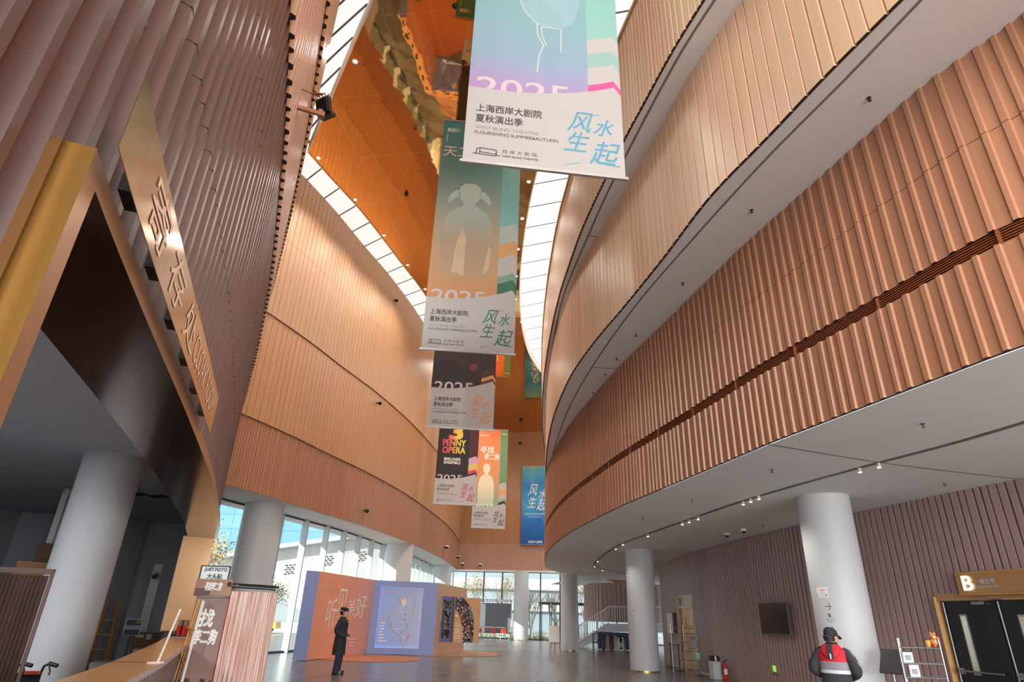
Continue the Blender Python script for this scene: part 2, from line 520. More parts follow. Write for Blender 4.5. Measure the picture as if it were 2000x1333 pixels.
R3 = Curve([(5.4, -5), (4.9, -2), (4.3, .6), (3.6, 3.6), (2.84, 6.45), (2.6, 7.36), (2.37, 8.47), (2.16, 9.51), (1.93, 10.9), (1.66, 12.75), (1.51, 14.4), (1.38, 16.24), (1.31, 19.2),
            (1.34, 23), (1.5, 27), (1.75, 31), (2.2, 35), (3.0, 38.2), (4.2, 40.8), (6.0, 43), (9, 45)], -1)
RW = Curve([(13.6, -5.5), (12.6, -2), (11.6, 2), (10.75, 5.5), (10.0, 8.5), (9.42, 10.9), (9.05, 12.4), (8.85, 13.5), (8.53, 15), (8.21, 17.1), (7.95, 18.8), (7.73, 20.6), (7.53, 23.6),
            (7.46, 27.7), (7.6, 30.5), (7.95, 33), (8.7, 35.5), (10, 38), (12, 40)], -1)
def FWY(x): return 58.0 - 0.24 * x          # the end wall

# ------------------------------------------------------------------ floor and ground outside
mb = MB(); mb.quad((-16, -9, 0), (14, -9, 0), (14, 62, 0), (-16, 62, 0))
struct(mb, 'floor', floor_mat(), 'dark grey stone tile floor of the lobby with pale joints', 'floor')
mb = MB(); mb.quad((-140, -60, -.03), (140, -60, -.03), (140, 190, -.03), (-140, 190, -.03))
struct(mb, 'ground_outside', mat('pale_paving', (186, 184, 180), .8, var=.05, scale=.4), 'pale paved forecourt outside the glass', 'ground')

# ------------------------------------------------------------------ left drum with the cloakroom opening
tA, tB = ND.t_of_y(1.72), ND.t_of_y(13.7)
FL_BIG, RB_BIG = (.12, .17, .10, .14), (.06, .085, .06)
kw = dict(flats=FL_BIG, ribs=RB_BIG, rise=.025, depth=.07)
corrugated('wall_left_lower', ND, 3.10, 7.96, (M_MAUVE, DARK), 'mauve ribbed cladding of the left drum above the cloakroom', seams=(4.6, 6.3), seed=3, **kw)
corrugated('wall_left_counter', ND, 0.0, 1.05, (M_MAUVE, DARK), 'mauve ribbed front under the cloakroom counter', t0=tA, t1=tB, seed=3, **kw)
corrugated('wall_left_front', ND, 0.0, 3.10, (M_MAUVE, DARK), 'mauve ribbed cladding before the cloakroom opening', t1=tA, seed=3, **kw)
corrugated('wall_left_end', ND, 0.0, 3.10, (M_MAUVE, DARK), 'mauve ribbed cladding beyond the cloakroom opening', t0=tB, seed=3, **kw)
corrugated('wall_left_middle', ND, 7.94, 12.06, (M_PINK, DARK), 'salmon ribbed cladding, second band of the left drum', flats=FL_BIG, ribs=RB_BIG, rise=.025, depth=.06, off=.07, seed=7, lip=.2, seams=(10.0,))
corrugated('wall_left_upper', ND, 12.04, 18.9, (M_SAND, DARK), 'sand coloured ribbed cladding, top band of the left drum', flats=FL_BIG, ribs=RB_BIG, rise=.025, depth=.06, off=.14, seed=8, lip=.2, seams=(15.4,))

# ------------------------------------------------------------------ curved wall over the left windows
kl = dict(flats=(.22, .26, .3), ribs=(.012, .016), rise=.006, depth=.03, inward=True)
corrugated('wall_rear_left_lower', LB, 5.45, 7.98, (M_L1, DARK), 'brown grooved cladding over the left windows', flats=(.07, .09, .12), ribs=(.05, .035), rise=.008, depth=.03, inward=True, seed=11, lip=.04)
corrugated('wall_rear_left_middle', LB, 7.96, 12.08, (M_L2, DARK), 'ochre grooved cladding, middle band over the left windows', seed=12, off=.05, **kl)
corrugated('wall_rear_left_upper', LB, 12.06, 18.9, (M_L3, DARK), 'honey coloured grooved cladding, top band over the left windows', seed=13, off=.10, seams=(15.5,), **kl)
mb = MB(); nA = 60
strip(mb, resample(LB.line(-.02), nA), resample([LW.at(t, -1.2) for t in np.linspace(0, LW.L, 80)], nA), 5.45)
struct(mb, 'ceiling_window_soffit', WHITE, 'white soffit above the left windows', 'ceiling')

# ------------------------------------------------------------------ right drum, three stacked balconies
corrugated('wall_right_lower', R1, 4.27, 5.40, (M_R1, DARK), 'terracotta ribbed cladding under the louvre line', flats=(.09, .13, .16), ribs=(.05, .065), rise=.014, depth=.03, seed=21, lip=.05)
corrugated('wall_right_main', R1, 5.58, 7.92, (M_R1, DARK), 'terracotta ribbed cladding above the louvre line', flats=(.09, .13, .16), ribs=(.05, .065), rise=.014, depth=.03, seed=21, seams=(6.75,), lip=.05)
corrugated('wall_right_middle', R2, 7.88, 10.70, (M_R2, DARK), 'apricot grooved cladding of the second balcony', flats=(.17, .21, .25), ribs=(.016, .024), rise=.008, depth=.032, inward=True, seed=23, lip=.05)
corrugated('wall_right_upper', R3, 10.68, 13.50, (M_R3, DARK), 'pale sand ribbed cladding of the top balcony', flats=(.08, .11, .14), ribs=(.015, .03), rise=.008, depth=.02, inward=True, seed=24, lip=.05)
# louvre line
LV = mat('terracotta_louvre', (150, 84, 52), .45)
mb = MB(); L = R1.line(-.04, step=.5)
for z in (5.40, 5.58):
    pass
mb.loft([[(p.x, p.y, 5.38) for p in R1.line(-.09, step=.5)], [(p.x, p.y, 5.60) for p in R1.line(-.09, step=.5)]], 1, False, False, False)
for k in range(6):
    z = 5.405 + k * .031
    A, B = R1.line(-.085, step=.5), R1.line(-.01, step=.5)
    mb.loft([[(p.x, p.y, z + .008) for p in A], [(p.x, p.y, z) for p in B], [(p.x, p.y, z + .010) for p in B], [(p.x, p.y, z + .018) for p in A]], 0, False, False, False)
t = 1.0
while t < R1.L:
    p = R1.at(t, -.04); d = (R1.at(t + .1) - R1.at(t - .1)); mb.box((p.x, p.y, 5.49), (.03, .09, .2), math.atan2(d.y, d.x), 0); t += 1.6
struct(mb, 'trim_1', (LV, DARK), 'terracotta air louvre running round the right drum', 'louvre')
# soffits
SOFF = mat('grey_white_soffit', (238, 238, 236), .8, var=.012, scale=1)
mb = MB()
strip(mb, resample(R2.line(-.02), 120), resample([R1.at(t, -.6) for t in np.linspace(0, R1.L, 120)], 120), 7.9)
struct(mb, 'ceiling_second_soffit', SOFF, 'light grey soffit below the second balcony', 'ceiling')
mb = MB()
strip(mb, resample(R3.line(-.02), 120), resample([R2.at(t, -.6) for t in np.linspace(0, R2.L, 120)], 120), 10.7)
struct(mb, 'ceiling_third_soffit', SOFF, 'light grey soffit below the top balcony', 'ceiling')
mb = MB()
strip(mb, resample(R1.line(-.01), 120), resample([(16, -5), (16, 20), (16, 46)], 120), 4.25)
mb.poly([(9, 45, 4.45), (16, 45, 4.45), (16, 54.2, 4.45), (4.1, 57, 4.45), (5, 47, 4.45), (3.4, 41, 4.45), (5.5, 43.3, 4.45)])
struct(mb, 'ceiling_ground_soffit', SOFF, 'light grey soffit over the ground floor to the right', 'ceiling')
# soffit reveals (fine grooves)
def groove(name, pts, z, w, label, mt=FRAME):
    C = Curve(pts, 1); A, B = C.line(w / 2, step=.4), C.line(-w / 2, step=.4)
    mb = MB(); strip(mb, A, B, z); 
    return struct(mb, name, mt, label, 'trim')
GRV = mat('groove_grey', (128, 126, 122), .8)
groove('trim_2', [(5.0, 1.6), (4.33, 4.37), (4.06, 5.45), (3.66, 6.87), (3.16, 9.07), (2.65, 11.66), (2.19, 15.24), (1.92, 18.86), (1.84, 24.68)], 7.893, .035, 'thin groove along the soffit of the second balcony', GRV)
groove('trim_3', [(4.0, 3.2), (3.04, 6.45), (2.73, 7.63), (2.17, 10.82), (1.88, 13.04), (1.53, 16.36), (1.48, 20.24)], 10.693, .045, 'thin groove along the soffit of the top balcony', GRV)
groove('trim_4', [(2.18, 15.17), (2.6, 15.22), (3.0, 15.27)], 7.893, .03, 'short cross joint in the soffit of the second balcony', GRV)
groove('trim_5', [(1.88, 13.04), (2.03, 13.08), (2.2, 13.11)], 10.693, .03, 'short cross joint in the soffit of the top balcony', GRV)
groove('trim_6', [(4.05, 9.26), (6.48, 10.2), (9.7, 11.1)], 4.243, .03, 'cross joint in the ground floor soffit', GRV)
groove('trim_7', [(7.9, 40.2), (7.31, 38.55), (6.4, 36.9), (5.4, 35.26), (4.63, 32.9), (4.36, 29.6), (4.27, 23.6), (4.62, 20.21), (5.03, 17.0), (5.42, 14.2), (5.81, 12.3), (6.35, 10.2), (6.73, 8.9), (6.95, 7.76), (7.2, 6), (7.6, 3)],
       4.242, .10, 'curved lighting groove in the ground floor soffit', mat('track_grey', (120, 118, 116), .6))
# right ground-floor wall
tD0, tD1 = RW.t_of_y(13.34), RW.t_of_y(10.2)
tS0, tS1 = RW.t_of_y(28.05), RW.t_of_y(25.86)
kr = dict(flats=(.10, .14, .12), ribs=(.03, .042), rise=.006, depth=.07, inward=True)
corrugated('wall_right_ground', RW, 2.72, 4.25, (M_MAUVE_R, DARK), 'mauve ribbed wall under the right soffit, above the doors', seed=31, **kr)
corrugated('wall_right_over_doors', RW, 2.33, 2.72, (M_MAUVE_R, DARK), 'mauve ribbed strip of wall beside the hall sign', t0=tD1, t1=tD0, seed=31, **kr)
corrugated('wall_right_ground_front', RW, 0, 2.72, (M_MAUVE_R, DARK), 'mauve ribbed wall in front of the black doors', t1=tD1, seed=31, **kr)
corrugated('wall_right_ground_centre', RW, 0, 2.72, (M_MAUVE_R, DARK), 'mauve ribbed wall between the black doors and the gold door', t0=tD0, t1=tS1, seed=31, **kr)
corrugated('wall_right_ground_end', RW, 0, 2.72, (M_MAUVE_R, DARK), 'mauve ribbed wall beyond the gold door', t0=tS0, seed=31, **kr)
mb = MB()
mb.loft([[(p.x, p.y, 0) for p in RW.line(.012, tD0, tS1)], [(p.x, p.y, .05) for p in RW.line(.012, tD0, tS1)]], 0, False, False, False)
mb.loft([[(p.x, p.y, 0) for p in RW.line(.012, tS0)], [(p.x, p.y, .05) for p in RW.line(.012, tS0)]], 0, False, False, False)
struct(mb, 'baseboard_right', BRASS, 'thin brass skirting along the right wall', 'skirting')
# dark backing of the right block
mb = MB(); mb.loft([[(p.x, p.y, 0) for p in RW.line(-.9)], [(p.x, p.y, 4.25) for p in RW.line(-.9)]], 0, False, False, False)
struct(mb, 'wall_right_backing', mat('dark_grey_wall', (52, 54, 58), .8), 'dark wall behind the open black doors', 'wall')
# wall closing the storey above the balconies
mb = MB(); mb.loft([[(p.x + 3.5, p.y, 13.4) for p in R3.line(-.0, step=1)], [(p.x + 3.5, p.y, 19) for p in R3.line(-.0, step=1)]], 0, False, False, False)
strip(mb, R3.line(-.0, step=1), [p + Vector((3.6, 0, 0)) for p in R3.line(0, step=1)], 13.45)
struct(mb, 'wall_right_top', M_R3, 'plain sand wall set back above the top balcony', 'wall')
mb = MB(); mb.loft([[(p.x, p.y, z) for p in R3.line(.05, step=.5)] for z in (13.44, 13.54)] + [[(p.x, p.y, 13.54) for p in R3.line(-.12, step=.5)]], 0, False, False, False)
struct(mb, 'trim_8', M_R3, 'flat capping along the top balcony', 'trim')

# ------------------------------------------------------------------ end wall
FW = Curve([(14, FWY(14)), (8, FWY(8)), (2, FWY(2)), (-4, FWY(-4)), (-10, FWY(-10))], -1)
FWt0 = 0
kf = dict(flats=(.10, .13), ribs=(.07, .09), rise=.012, depth=.04, inward=True)
FW.side = -1
FW = Curve([(-10, FWY(-10)), (-4, FWY(-4)), (2, FWY(2)), (8, FWY(8)), (14, FWY(14))], 1)
corrugated('wall_far_lower', FW, 5.42, 7.80, (M_PINK, DARK), 'salmon ribbed band of the end wall above the glass', seed=41, lip=.3, **kf)
corrugated('wall_far_middle', FW, 7.80, 11.68, (M_L2, DARK), 'ochre ribbed band of the end wall', seed=42, **kf)
corrugated('wall_far_upper', FW, 11.68, 18.6, (M_L3, DARK), 'honey coloured ribbed top band of the end wall', seed=43, **kf)

# ------------------------------------------------------------------ polished ceiling and luminous bands
MZ, SZ = 18.3, 18.9
SKN = [(.9, -6), (.55, -3), (-.1, .5), (-1.0, 3.6), (-2.0, 6.6), (-3.2, 9.4), (-4.53, 12.2), (-5.18, 13.3), (-5.86, 14.47), (-6.46, 15.52), (-6.97, 16.39), (-7.66, 17.56), (-8.44, 18.9)]
SKL = [(-8.44, 18.9), (-8.0, 20.2), (-7.09, 22.75), (-6.07, 26.55), (-5.07, 30.44), (-4.2, 36), (-3.5, 43), (-3.1, 50), (-3.0, 59)]
SKR = [(6.3, -6), (5.4, -2), (4.4, 2), (3.4, 6), (2.4, 10), (1.7, 13.5), (1.2, 16.5), (.82, 19.45), (.58, 21.77), (.38, 25.6), (.345, 29), (.46, 32.2), (.83, 35.9), (1.43, 39.1), (2.64, 42.5), (4.4, 44.6), (7, 46.2), (12, 47.5)]
cN, cL, cR = Curve(SKN, 1).line(step=.5), Curve(SKL, 1).line(step=.5), Curve(SKR, 1).line(step=.5)
left_edge = cN + cL[1:]
mb = MB(); n = 150
# triangulate between the left and right edges by equal y where possible
ys = sorted(set([p.y for p in left_edge] + [p.y for p in cR]))
def x_at(line, y, pick):
    xs = []
    for a, b in zip(line[:-1], line[1:]):
        if (a.y - y) * (b.y - y) <= 0 and a.y != b.y:
            xs.append(a.x + (b.x - a.x) * (y - a.y) / (b.y - a.y))
    return (min(xs) if pick == 'min' else max(xs)) if xs else None
rows = []
for y in np.arange(-6, 59.01, .5):
    xl = x_at(left_edge, y, 'max'); xr = x_at(cR, y, 'min')
    if xr is None: xr = 12.0
    if xl is None: xl = -3.0
    rows.append((xl, xr, float(y)))
for (a, b, y), (c, d, y2) in zip(rows[:-1], rows[1:]):
    mb.quad((a, y, MZ), (b, y, MZ), (d, y2, MZ), (c, y2, MZ))
struct(mb, 'ceiling_centre', mirror_mat(), 'polished bronze mirror ceiling reflecting the hall', 'ceiling')
# white edge of the mirror ceiling
mb = MB()
for line in (cN, cL, cR):
    C = Curve([(p.x, p.y) for p in line], 1, .6); P = C.line(0, step=.5); q = C.line(.05 if line is not cR else -.05, step=.5)
    mb.loft([[(p.x, p.y, MZ - .02) for p in q], [(p.x, p.y, MZ - .02) for p in P], [(p.x, p.y, SZ) for p in P]], 0, False, False, False)
struct(mb, 'trim_9', WHITE, 'white edge around the polished ceiling', 'trim')
LUM = emit_mat('luminous_ceiling', (238, 244, 246), SKYLIGHT)
JOINT = mat('panel_joint', (112, 120, 122), .6)
def light_band(name, outer, inner, pitch, label):
    Lo = sum((b - a).length for a, b in zip(inner[:-1], inner[1:])); n = max(4, int(Lo / pitch)); k = 6
    A, B = resample(outer, n * k + 1), resample(inner, n * k + 1); mb = MB()
    strip(mb, A, B, SZ)
    for i in range(n + 1):
        a, b = A[i * k], B[i * k]; d = (b - a).normalized(); w = Vector((d.y, -d.x, 0)) * .034
        mb.quad(*[(p.x, p.y, SZ - .006) for p in (a - w, a + w, b + w, b - w)], 1)
    return struct(mb, name, (LUM, JOINT), label, 'luminous ceiling')
tc = ND.t_of_y(20.2)
light_band('ceiling_left', ND.line(-.1, 0, tc), cN, 1.35, 'white luminous ceiling strip along the left drum')
tl = LB.t_of_y(20.2)
light_band('ceiling_rear_left', LB.line(-.1, tl), cL, 1.35, 'white luminous ceiling strip over the left curved wall')
Ro = Curve([(p[0] + 5.0, p[1] - (0 if p[1] < 35 else (p[1] - 35) * .4)) for p in SKR], 1).line(step=.5)
light_band('ceiling_right', Ro, cR, 1.6, 'white luminous ceiling strip above the right balconies')
# roof slab added above the ceiling to block sky and sun
mb = MB(); mb.box((0, 26, 19.3), (40, 70, .3))
struct(mb, 'sky_block_roof', GREYP, 'unseen roof slab added above the lobby ceiling to block the sky', 'roof')

# ------------------------------------------------------------------ columns
def column(x, y, r, h, label, base=True):
    mb = MB(); mb.cyl((x, y), r, .05 if base else 0, h, 48)
    if base: mb.cyl((x, y), r + .004, 0, .05, 48, 1)
    return struct(mb, 'column', (COLM, BRASS), label, 'column')
column(-9.68, 24.95, .76, 5.45, 'thick white column at the left windows behind the photo booth')
column(-6.27, 38.1, .80, 5.45, 'white column rising behind the blue map panel')
column(-5.1, 53.4, .78, 5.45, 'farthest white column on the window side')
column(5.34, 25.3, .54, 4.25, 'white column under the right soffit, in front of the stairs')
column(4.02, 39.85, .52, 4.25, 'white column under the round end of the right drum')
column(1.55, 56.3, .62, 5.42, 'white column in front of the end glass beside the grey screen')
column(6.90, 13.35, .53, 4.25, 'big white column behind the guard in the red jacket')

# ------------------------------------------------------------------ windows
# left glass front
mb = MB(); mb.loft([[(p.x, p.y, 0) for p in LW.line(-.1, step=.6)], [(p.x, p.y, 5.45) for p in LW.line(-.1, step=.6)]], 0, False, False, False)
w = struct(mb, 'window_1', GLASS, 'tall curved glass front on the left', 'window')
ts = [LW.t_of_y(y) for y in (19.4, 21.3, 23.2, 25.1, 27.03, 28.85, 30.6, 32.3, 34.15, 36.1, 38.1, 40.0, 41.9, 43.8, 45.74, 47.3, 49.0, 50.8, 52.6, 54.4, 56.2)]
for t in ts:
    p = LW.at(t, .03); d = LW.at(t + .1) - LW.at(t - .1)
    f = MB(); f.box((p.x, p.y, 2.725), (.07, .30, 5.45), math.atan2(d.y, d.x)); f.build('mullion', MULL, w)
f = MB()
for z0, z1 in ((0, .08), (5.37, 5.45)):
    A, B = LW.line(-.14, step=.6), LW.line(-.02, step=.6)
    f.loft([[(p.x, p.y, z0) for p in B], [(p.x, p.y, z1) for p in B], [(p.x, p.y, z1) for p in A]], 0, False, False, False)
f.build('rail', FRAME, w)
# end glass front with doors
mb = MB(); mb.quad((-10, FWY(-10) + .05, 0), (14, FWY(14) + .05, 0), (14, FWY(14) + .05, 5.42), (-10, FWY(-10) + .05, 5.42))
w2 = struct(mb, 'window_2', GLASS, 'tall glass front below the end wall', 'window')
ra = math.atan2(-.24, 1)
for x in (-5.6, -4.6, -3.41, -1.76, -.1, 1.6, 3.26, 4.95, 6.4, 8.0, 9.6):
    f = MB(); f.box((x, FWY(x) - .03, 2.7), (.09, .16, 5.4), ra); f.build('mullion', FRAME if x > -3 else MULL, w2)
f = MB()
for z in (.04, 5.38):
    f.box((2, FWY(2), z), (25, .1, .08), ra)
f.box((6.2, FWY(6.2) - .02, 2.96), (6.3, .12, .12), ra)
f.build('rail', FRAME, w2)
mb = MB()
for a, b in ((3.35, 4.12), (4.2, 4.95), (6.4, 7.2)):
    c = (a + b) / 2; W = b - a
    for x in (a + .035, b - .035): mb.box((x, FWY(x) - .05, 1.45), (.07, .06, 2.86), ra)
    for z in (.06, 2.86): mb.box((c, FWY(c) - .05, z), (W, .06, .1), ra)
struct(mb, 'door_1', FRAME, 'dark framed glass doors in the end glass front', 'door')
mb = MB(); mb.box((2, FWY(2) - .35, 5.44), (26, .8, .12), ra)
struct(mb, 'trim_10', WHITE, 'white edge below the end wall cladding', 'trim')

# ------------------------------------------------------------------ cloakroom portal, counter, room
t0, t1 = ND.t_of_y(1.74), ND.t_of_y(13.75)
root = thing('cloakroom_portal', 'bronze portal frame around the cloakroom opening in the left drum', 'door frame', (ND.at(t0).x, ND.at(t0).y, 0))
def ribbon_solid(mb, crv, ta, tb, o0, o1, z0, z1, mi=(0, 0, 0, 0), step=.25):
    """solid following the curve: faces front(o1), top, back(o0), bottom"""
    n = max(3, int((tb - ta) / step)); T = [ta + (tb - ta) * k / n for k in range(n + 1)]
    A = [crv.at(t, o0) for t in T]; B = [crv.at(t, o1) for t in T]
    def band(P, za, Q, zb, m):
        vs = [(p.x, p.y, za) for p in P] + [(p.x, p.y, zb) for p in Q]; k = len(P)
        mb.add(vs, [(i, i + 1, k + i + 1, k + i) for i in range(k - 1)], m)
    band(B, z0, B, z1, mi[0]); band(B, z1, A, z1, mi[1]); band(A, z1, A, z0, mi[2]); band(A, z0, B, z0, mi[3])
    for i in (0, -1):
        mb.poly([(A[i].x, A[i].y, z0), (B[i].x, B[i].y, z0), (B[i].x, B[i].y, z1), (A[i].x, A[i].y, z1)], mi[0])
TANM = mat('champagne_metal', (198, 156, 120), .3, .75, var=.03)
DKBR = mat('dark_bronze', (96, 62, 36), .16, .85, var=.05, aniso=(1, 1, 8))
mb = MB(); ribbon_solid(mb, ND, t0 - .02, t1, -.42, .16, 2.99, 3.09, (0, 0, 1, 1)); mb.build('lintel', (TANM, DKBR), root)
mb = MB(); ribbon_solid(mb, ND, t0 - .12, t0, -.42, .16, 0, 3.09, (0, 0, 0, 0), .05)
# gold outer side of the near jamb
a, b = ND.at(t0 - .122, -.1), ND.at(t0 - .122, .16)
mb.quad((a.x, a.y, 0), (b.x, b.y, 0), (b.x, b.y, 3.09), (a.x, a.y, 3.09), 1)
mb.build('jamb', (TANM, GOLD), root)
mb = MB(); ribbon_solid(mb, ND, t1 - .06, t1, -.5, .10, 1.1, 3.0, (0, 0, 0, 0), .05); mb.build('jamb', mat('champagne_light', (216, 172, 124), .4, .35, var=.03), root)
mb = MB(); ribbon_solid(mb, ND, t0 + .05, t1 - .06, -.34, .12, 1.05, 1.10, (1, 0, 1, 1))
single(mb, 'counter_top', (WOODC, mat('pale_edge', (196, 188, 188), .4)), 'curved wooden counter top along the cloakroom opening', 'counter')
# room
mb = MB()
mb.loft([[(x, y, z) for x, y in ((-2.4, 1.2), (-9, -1.5), (-14.6, 4), (-14.8, 19.2), (-9.9, 20.9))] for z in (0, 4.25)], 0, False, False, False)
mb.quad((-12.2, 17.6, 0), (-11.4, 20.1, 0), (-11.4, 20.1, 4.1), (-12.2, 17.6, 4.1))
struct(mb, 'wall_cloakroom', GREYP, 'grey walls inside the cloakroom', 'wall')
mb = MB(); mb.poly([(-1.6, 1.6, 4.1), (-9, -1.5, 4.1), (-14.9, 3.8, 4.1), (-15.1, 19.4, 4.1), (-9.9, 21.3, 4.1), (-8.4, 18, 4.1), (-6.2, 13, 4.1), (-4.3, 8.4, 4.1), (-2.9, 4.7, 4.1)])
struct(mb, 'ceiling_cloakroom', GREYP, 'grey ceiling inside the cloakroom', 'ceiling')
column(-7.28, 11.2, .49, 4.1, 'grey white column standing inside the cloakroom', False)
area_light('cloakroom_fill_light', (-8.5, 5.0, 4.05), (-8.5, 5.001, 0), 1.2, .3, 330, (.92, .96, 1))  # unseen lamp added to brighten the cloakroom
# ceiling slots
for i, (x, y) in enumerate(((-8.6, 15.2), (-9.0, 15.0))):
    mb = MB()
    for k in range(3): mb.box((x, y + k * .13, 4.09), (.5, .035, .02), -.4)
    single(mb, 'ceiling_vent', BLACK, ('small dark vent slots in the cloakroom ceiling, nearer the lintel', 'small dark vent slots in the cloakroom ceiling, nearer the column')[i], 'vent', 'cloakroom ceiling vents')
# inner doorway behind the column
mb = MB()
for a, b in (((-10.35, 14.6, 0), (-10.35, 14.6, 4.0)), ((-9.6, 15.3, 0), (-9.6, 15.3, 4.0)), ((-10.4, 14.55, 4.0), (-9.55, 15.35, 4.0))):
    mb.bar(a, b, .14)
struct(mb, 'trim_11', WHITE, 'pale inner door frame behind the cloakroom column', 'door frame')
mb = MB(); mb.bar((-9.98, 15.0, 0), (-9.98, 15.0, 3.9), .5)
# brown curtain on a rail
r = thing('curtain_screen', 'brown pleated curtain screen at the lower left inside the cloakroom', 'curtain', (-4.95, 6.45, 0))
def pleats(mb, path, z0, z1, amp, n, mi=0, amp0=None, thick=.012):
    P = resample(path, n * 8 + 1); rings = []
    for z, k in ((z1, amp * .7), (z1 - .15, amp), ((z0 + z1) / 2, amp * 1.1), (z0, amp * 1.3)):
        row = []
        for i, p in enumerate(P):
            d = (P[min(i + 1, len(P) - 1)] - P[max(i - 1, 0)]).normalized(); nn = Vector((d.y, -d.x, 0))
            q = p + nn * (math.sin(i / 8 * 2 * PI) * k + math.sin(i * .9) * k * .25)
            row.append((q.x, q.y, z))
        rings.append(row)
    mb.loft(rings, mi, False, True, False)
mb = MB(); pleats(mb, [(-5.6, 6.1), (-5.0, 6.45), (-4.55, 6.55)], .02, 1.86, .016, 30); mb.build('curtain', mat('brown_cloth', (94, 72, 64), .9), r)
mb = MB(); mb.bar((-5.62, 6.1, 1.9), (-5.0, 6.45, 1.9), .05); mb.bar((-5.0, 6.45, 1.9), (-4.52, 6.56, 1.9), .05)
for p in ((-5.6, 6.1), (-4.53, 6.56)): mb.cyl(p, .018, 0, 1.9, 8); mb.cyl(p, .14, 0, .015, 16)
mb.build('rail', mat('brown_rail', (120, 98, 90), .5), r)
# wheelchair behind the column
r = thing('wheelchair', 'folded black wheelchair with an orange strap in front of the grey column', 'wheelchair', (-4.98, 7.35, 0))
W = Vector((.9, .35, 0)).normalized(); F = Vector((-W.y, W.x, 0)); O = Vector((-5.0, 7.38, 0))
mb = MB()
for sx in (-.13, .10):
    mb.tube([O + W * sx + F * .0 + Vector((0, 0, .45)), O + W * sx + Vector((0, 0, .93)), O + W * (sx + .02) - F * .03 + Vector((0, 0, 1.0)), O + W * (sx + .08) - F * .06 + Vector((0, 0, 1.03))], .013, 8)
    mb.tube([O + W * sx + Vector((0, 0, .45)), O + W * sx + F * .42 + Vector((0, 0, .45)), O + W * sx + F * .5 + Vector((0, 0, .1))], .013, 8)
mb.build('frame', BLACK, r)
for sx in (-.13, .10):
    mb = MB(); mb.tube([O + W * (sx + .06) - F * .05 + Vector((0, 0, 1.025)), O + W * (sx + .15) - F * .08 + Vector((0, 0, 1.005))], .02, 10)
    mb.tube([O + W * (sx + .07) - F * .07 + Vector((0, 0, 1.01)), O + W * (sx + .10) - F * .1 + Vector((0, 0, .96)), O + W * (sx + .1) - F * .1 + Vector((0, 0, .92))], .008, 6)
    mb.build('handle', BLACK, r)
mb = MB(); mb.box(O + W * -.015 + Vector((0, 0, .72)), (.24, .03, .42), math.atan2(W.y, W.x)); mb.build('backrest', mat('black_cloth', (26, 26, 30), .9), r)
mb = MB(); mb.box(O + W * .02 + Vector((0, 0, .935)) - F * .01, (.17, .035, .03), math.atan2(W.y, W.x)); mb.build('strap', mat('orange_strap', (222, 78, 30), .6), r)
for sx in (-.2, .17):
    mb = MB(); c = O + W * sx + F * .15 + Vector((0, 0, .3))
    mb.tube([c + F * (.29 * math.cos(a)) + Vector((0, 0, .29 * math.sin(a))) for a in np.linspace(0, 2 * PI, 25)], .012, 6)
    for k in range(6):
        a = k * PI / 6; mb.tube([c - F * (.28 * math.cos(a)) - Vector((0, 0, .28 * math.sin(a))), c + F * (.28 * math.cos(a)) + Vector((0, 0, .28 * math.sin(a)))], .003, 4)
    mb.build('wheel', BLACK, r)
# boxes behind the column, upper left
CARD = mat('brown_cardboard', (150, 112, 78), .85, var=.05)
CARD_D = mat('dark_cardboard', (92, 68, 50), .85, var=.05)
def carton(c, size, rz, label, m=CARD, labels=True, group=None):
    r = thing('cardboard_box', label, 'box', (c[0], c[1], c[2] - size[2] / 2), group)
    mb = MB(); mb.bbox(c, size, rz, 0, .004); mb.build('carton', m, r)
    R = Matrix.Rotation(rz, 3, 'Z'); f = lambda x, z: Vector(c) + R @ Vector((x, -size[1] / 2 - .002, z))
    if labels:
        mb = MB()
        for xa, xb in ((-.42, -.12), (-.02, .16)):
            za, zb = (.12, .36) if xa < -.1 else (-.02, .4)
            mb.quad(f(xa * size[0], za * size[2]), f(xb * size[0], za * size[2]), f(xb * size[0], zb * size[2]), f(xa * size[0], zb * size[2]))
        mb.build('paper_label', PAPER, r)
    mb = MB(); mb.box(Vector(c) + Vector((0, 0, size[2] / 2 + .001)), (size[0], .06, .003), rz); mb.build('tape', mat('tape', (176, 146, 104), .3), r)
    return r
carton((-8.95, 12.6, .55), (.8, .6, 1.1), .4, 'dark carton at the foot of the tall stack behind the cloakroom column', CARD_D, False, 'stack behind the column')
carton((-8.95, 12.6, 1.534), (.8, .6, .86), .4, 'dark carton in the middle of the stack behind the cloakroom column', CARD_D, False, 'stack behind the column')
carton((-8.92, 12.6, 2.142), (.75, .6, .34), .42, 'brown flat carton second from the top behind the cloakroom column', CARD, False, 'stack behind the column')
carton((-8.86, 12.65, 2.49), (.5, .5, .34), .45, 'small dark carton topmost behind the cloakroom column', CARD_D, False, 'stack behind the column')
# two cartons at the far end, seen above the counter
carton((-9.05, 17.35, .49), (.62, .45, .4), .5, 'labelled brown carton under another, below the grey wall by the counter', CARD, True, 'two labelled cartons')
carton((-9.1, 17.4, .845), (.62, .45, .3), .5, 'labelled brown carton on top of the pair beside the counter', CARD, True, 'two labelled cartons')
mb = MB(); mb.bbox((-9.08, 17.38, .145), (.75, .6, .29), .5, 0, .02); single(mb, 'storage_crate', mat('grey_plastic', (74, 78, 84), .5), 'grey crate under the two labelled cartons', 'crate')
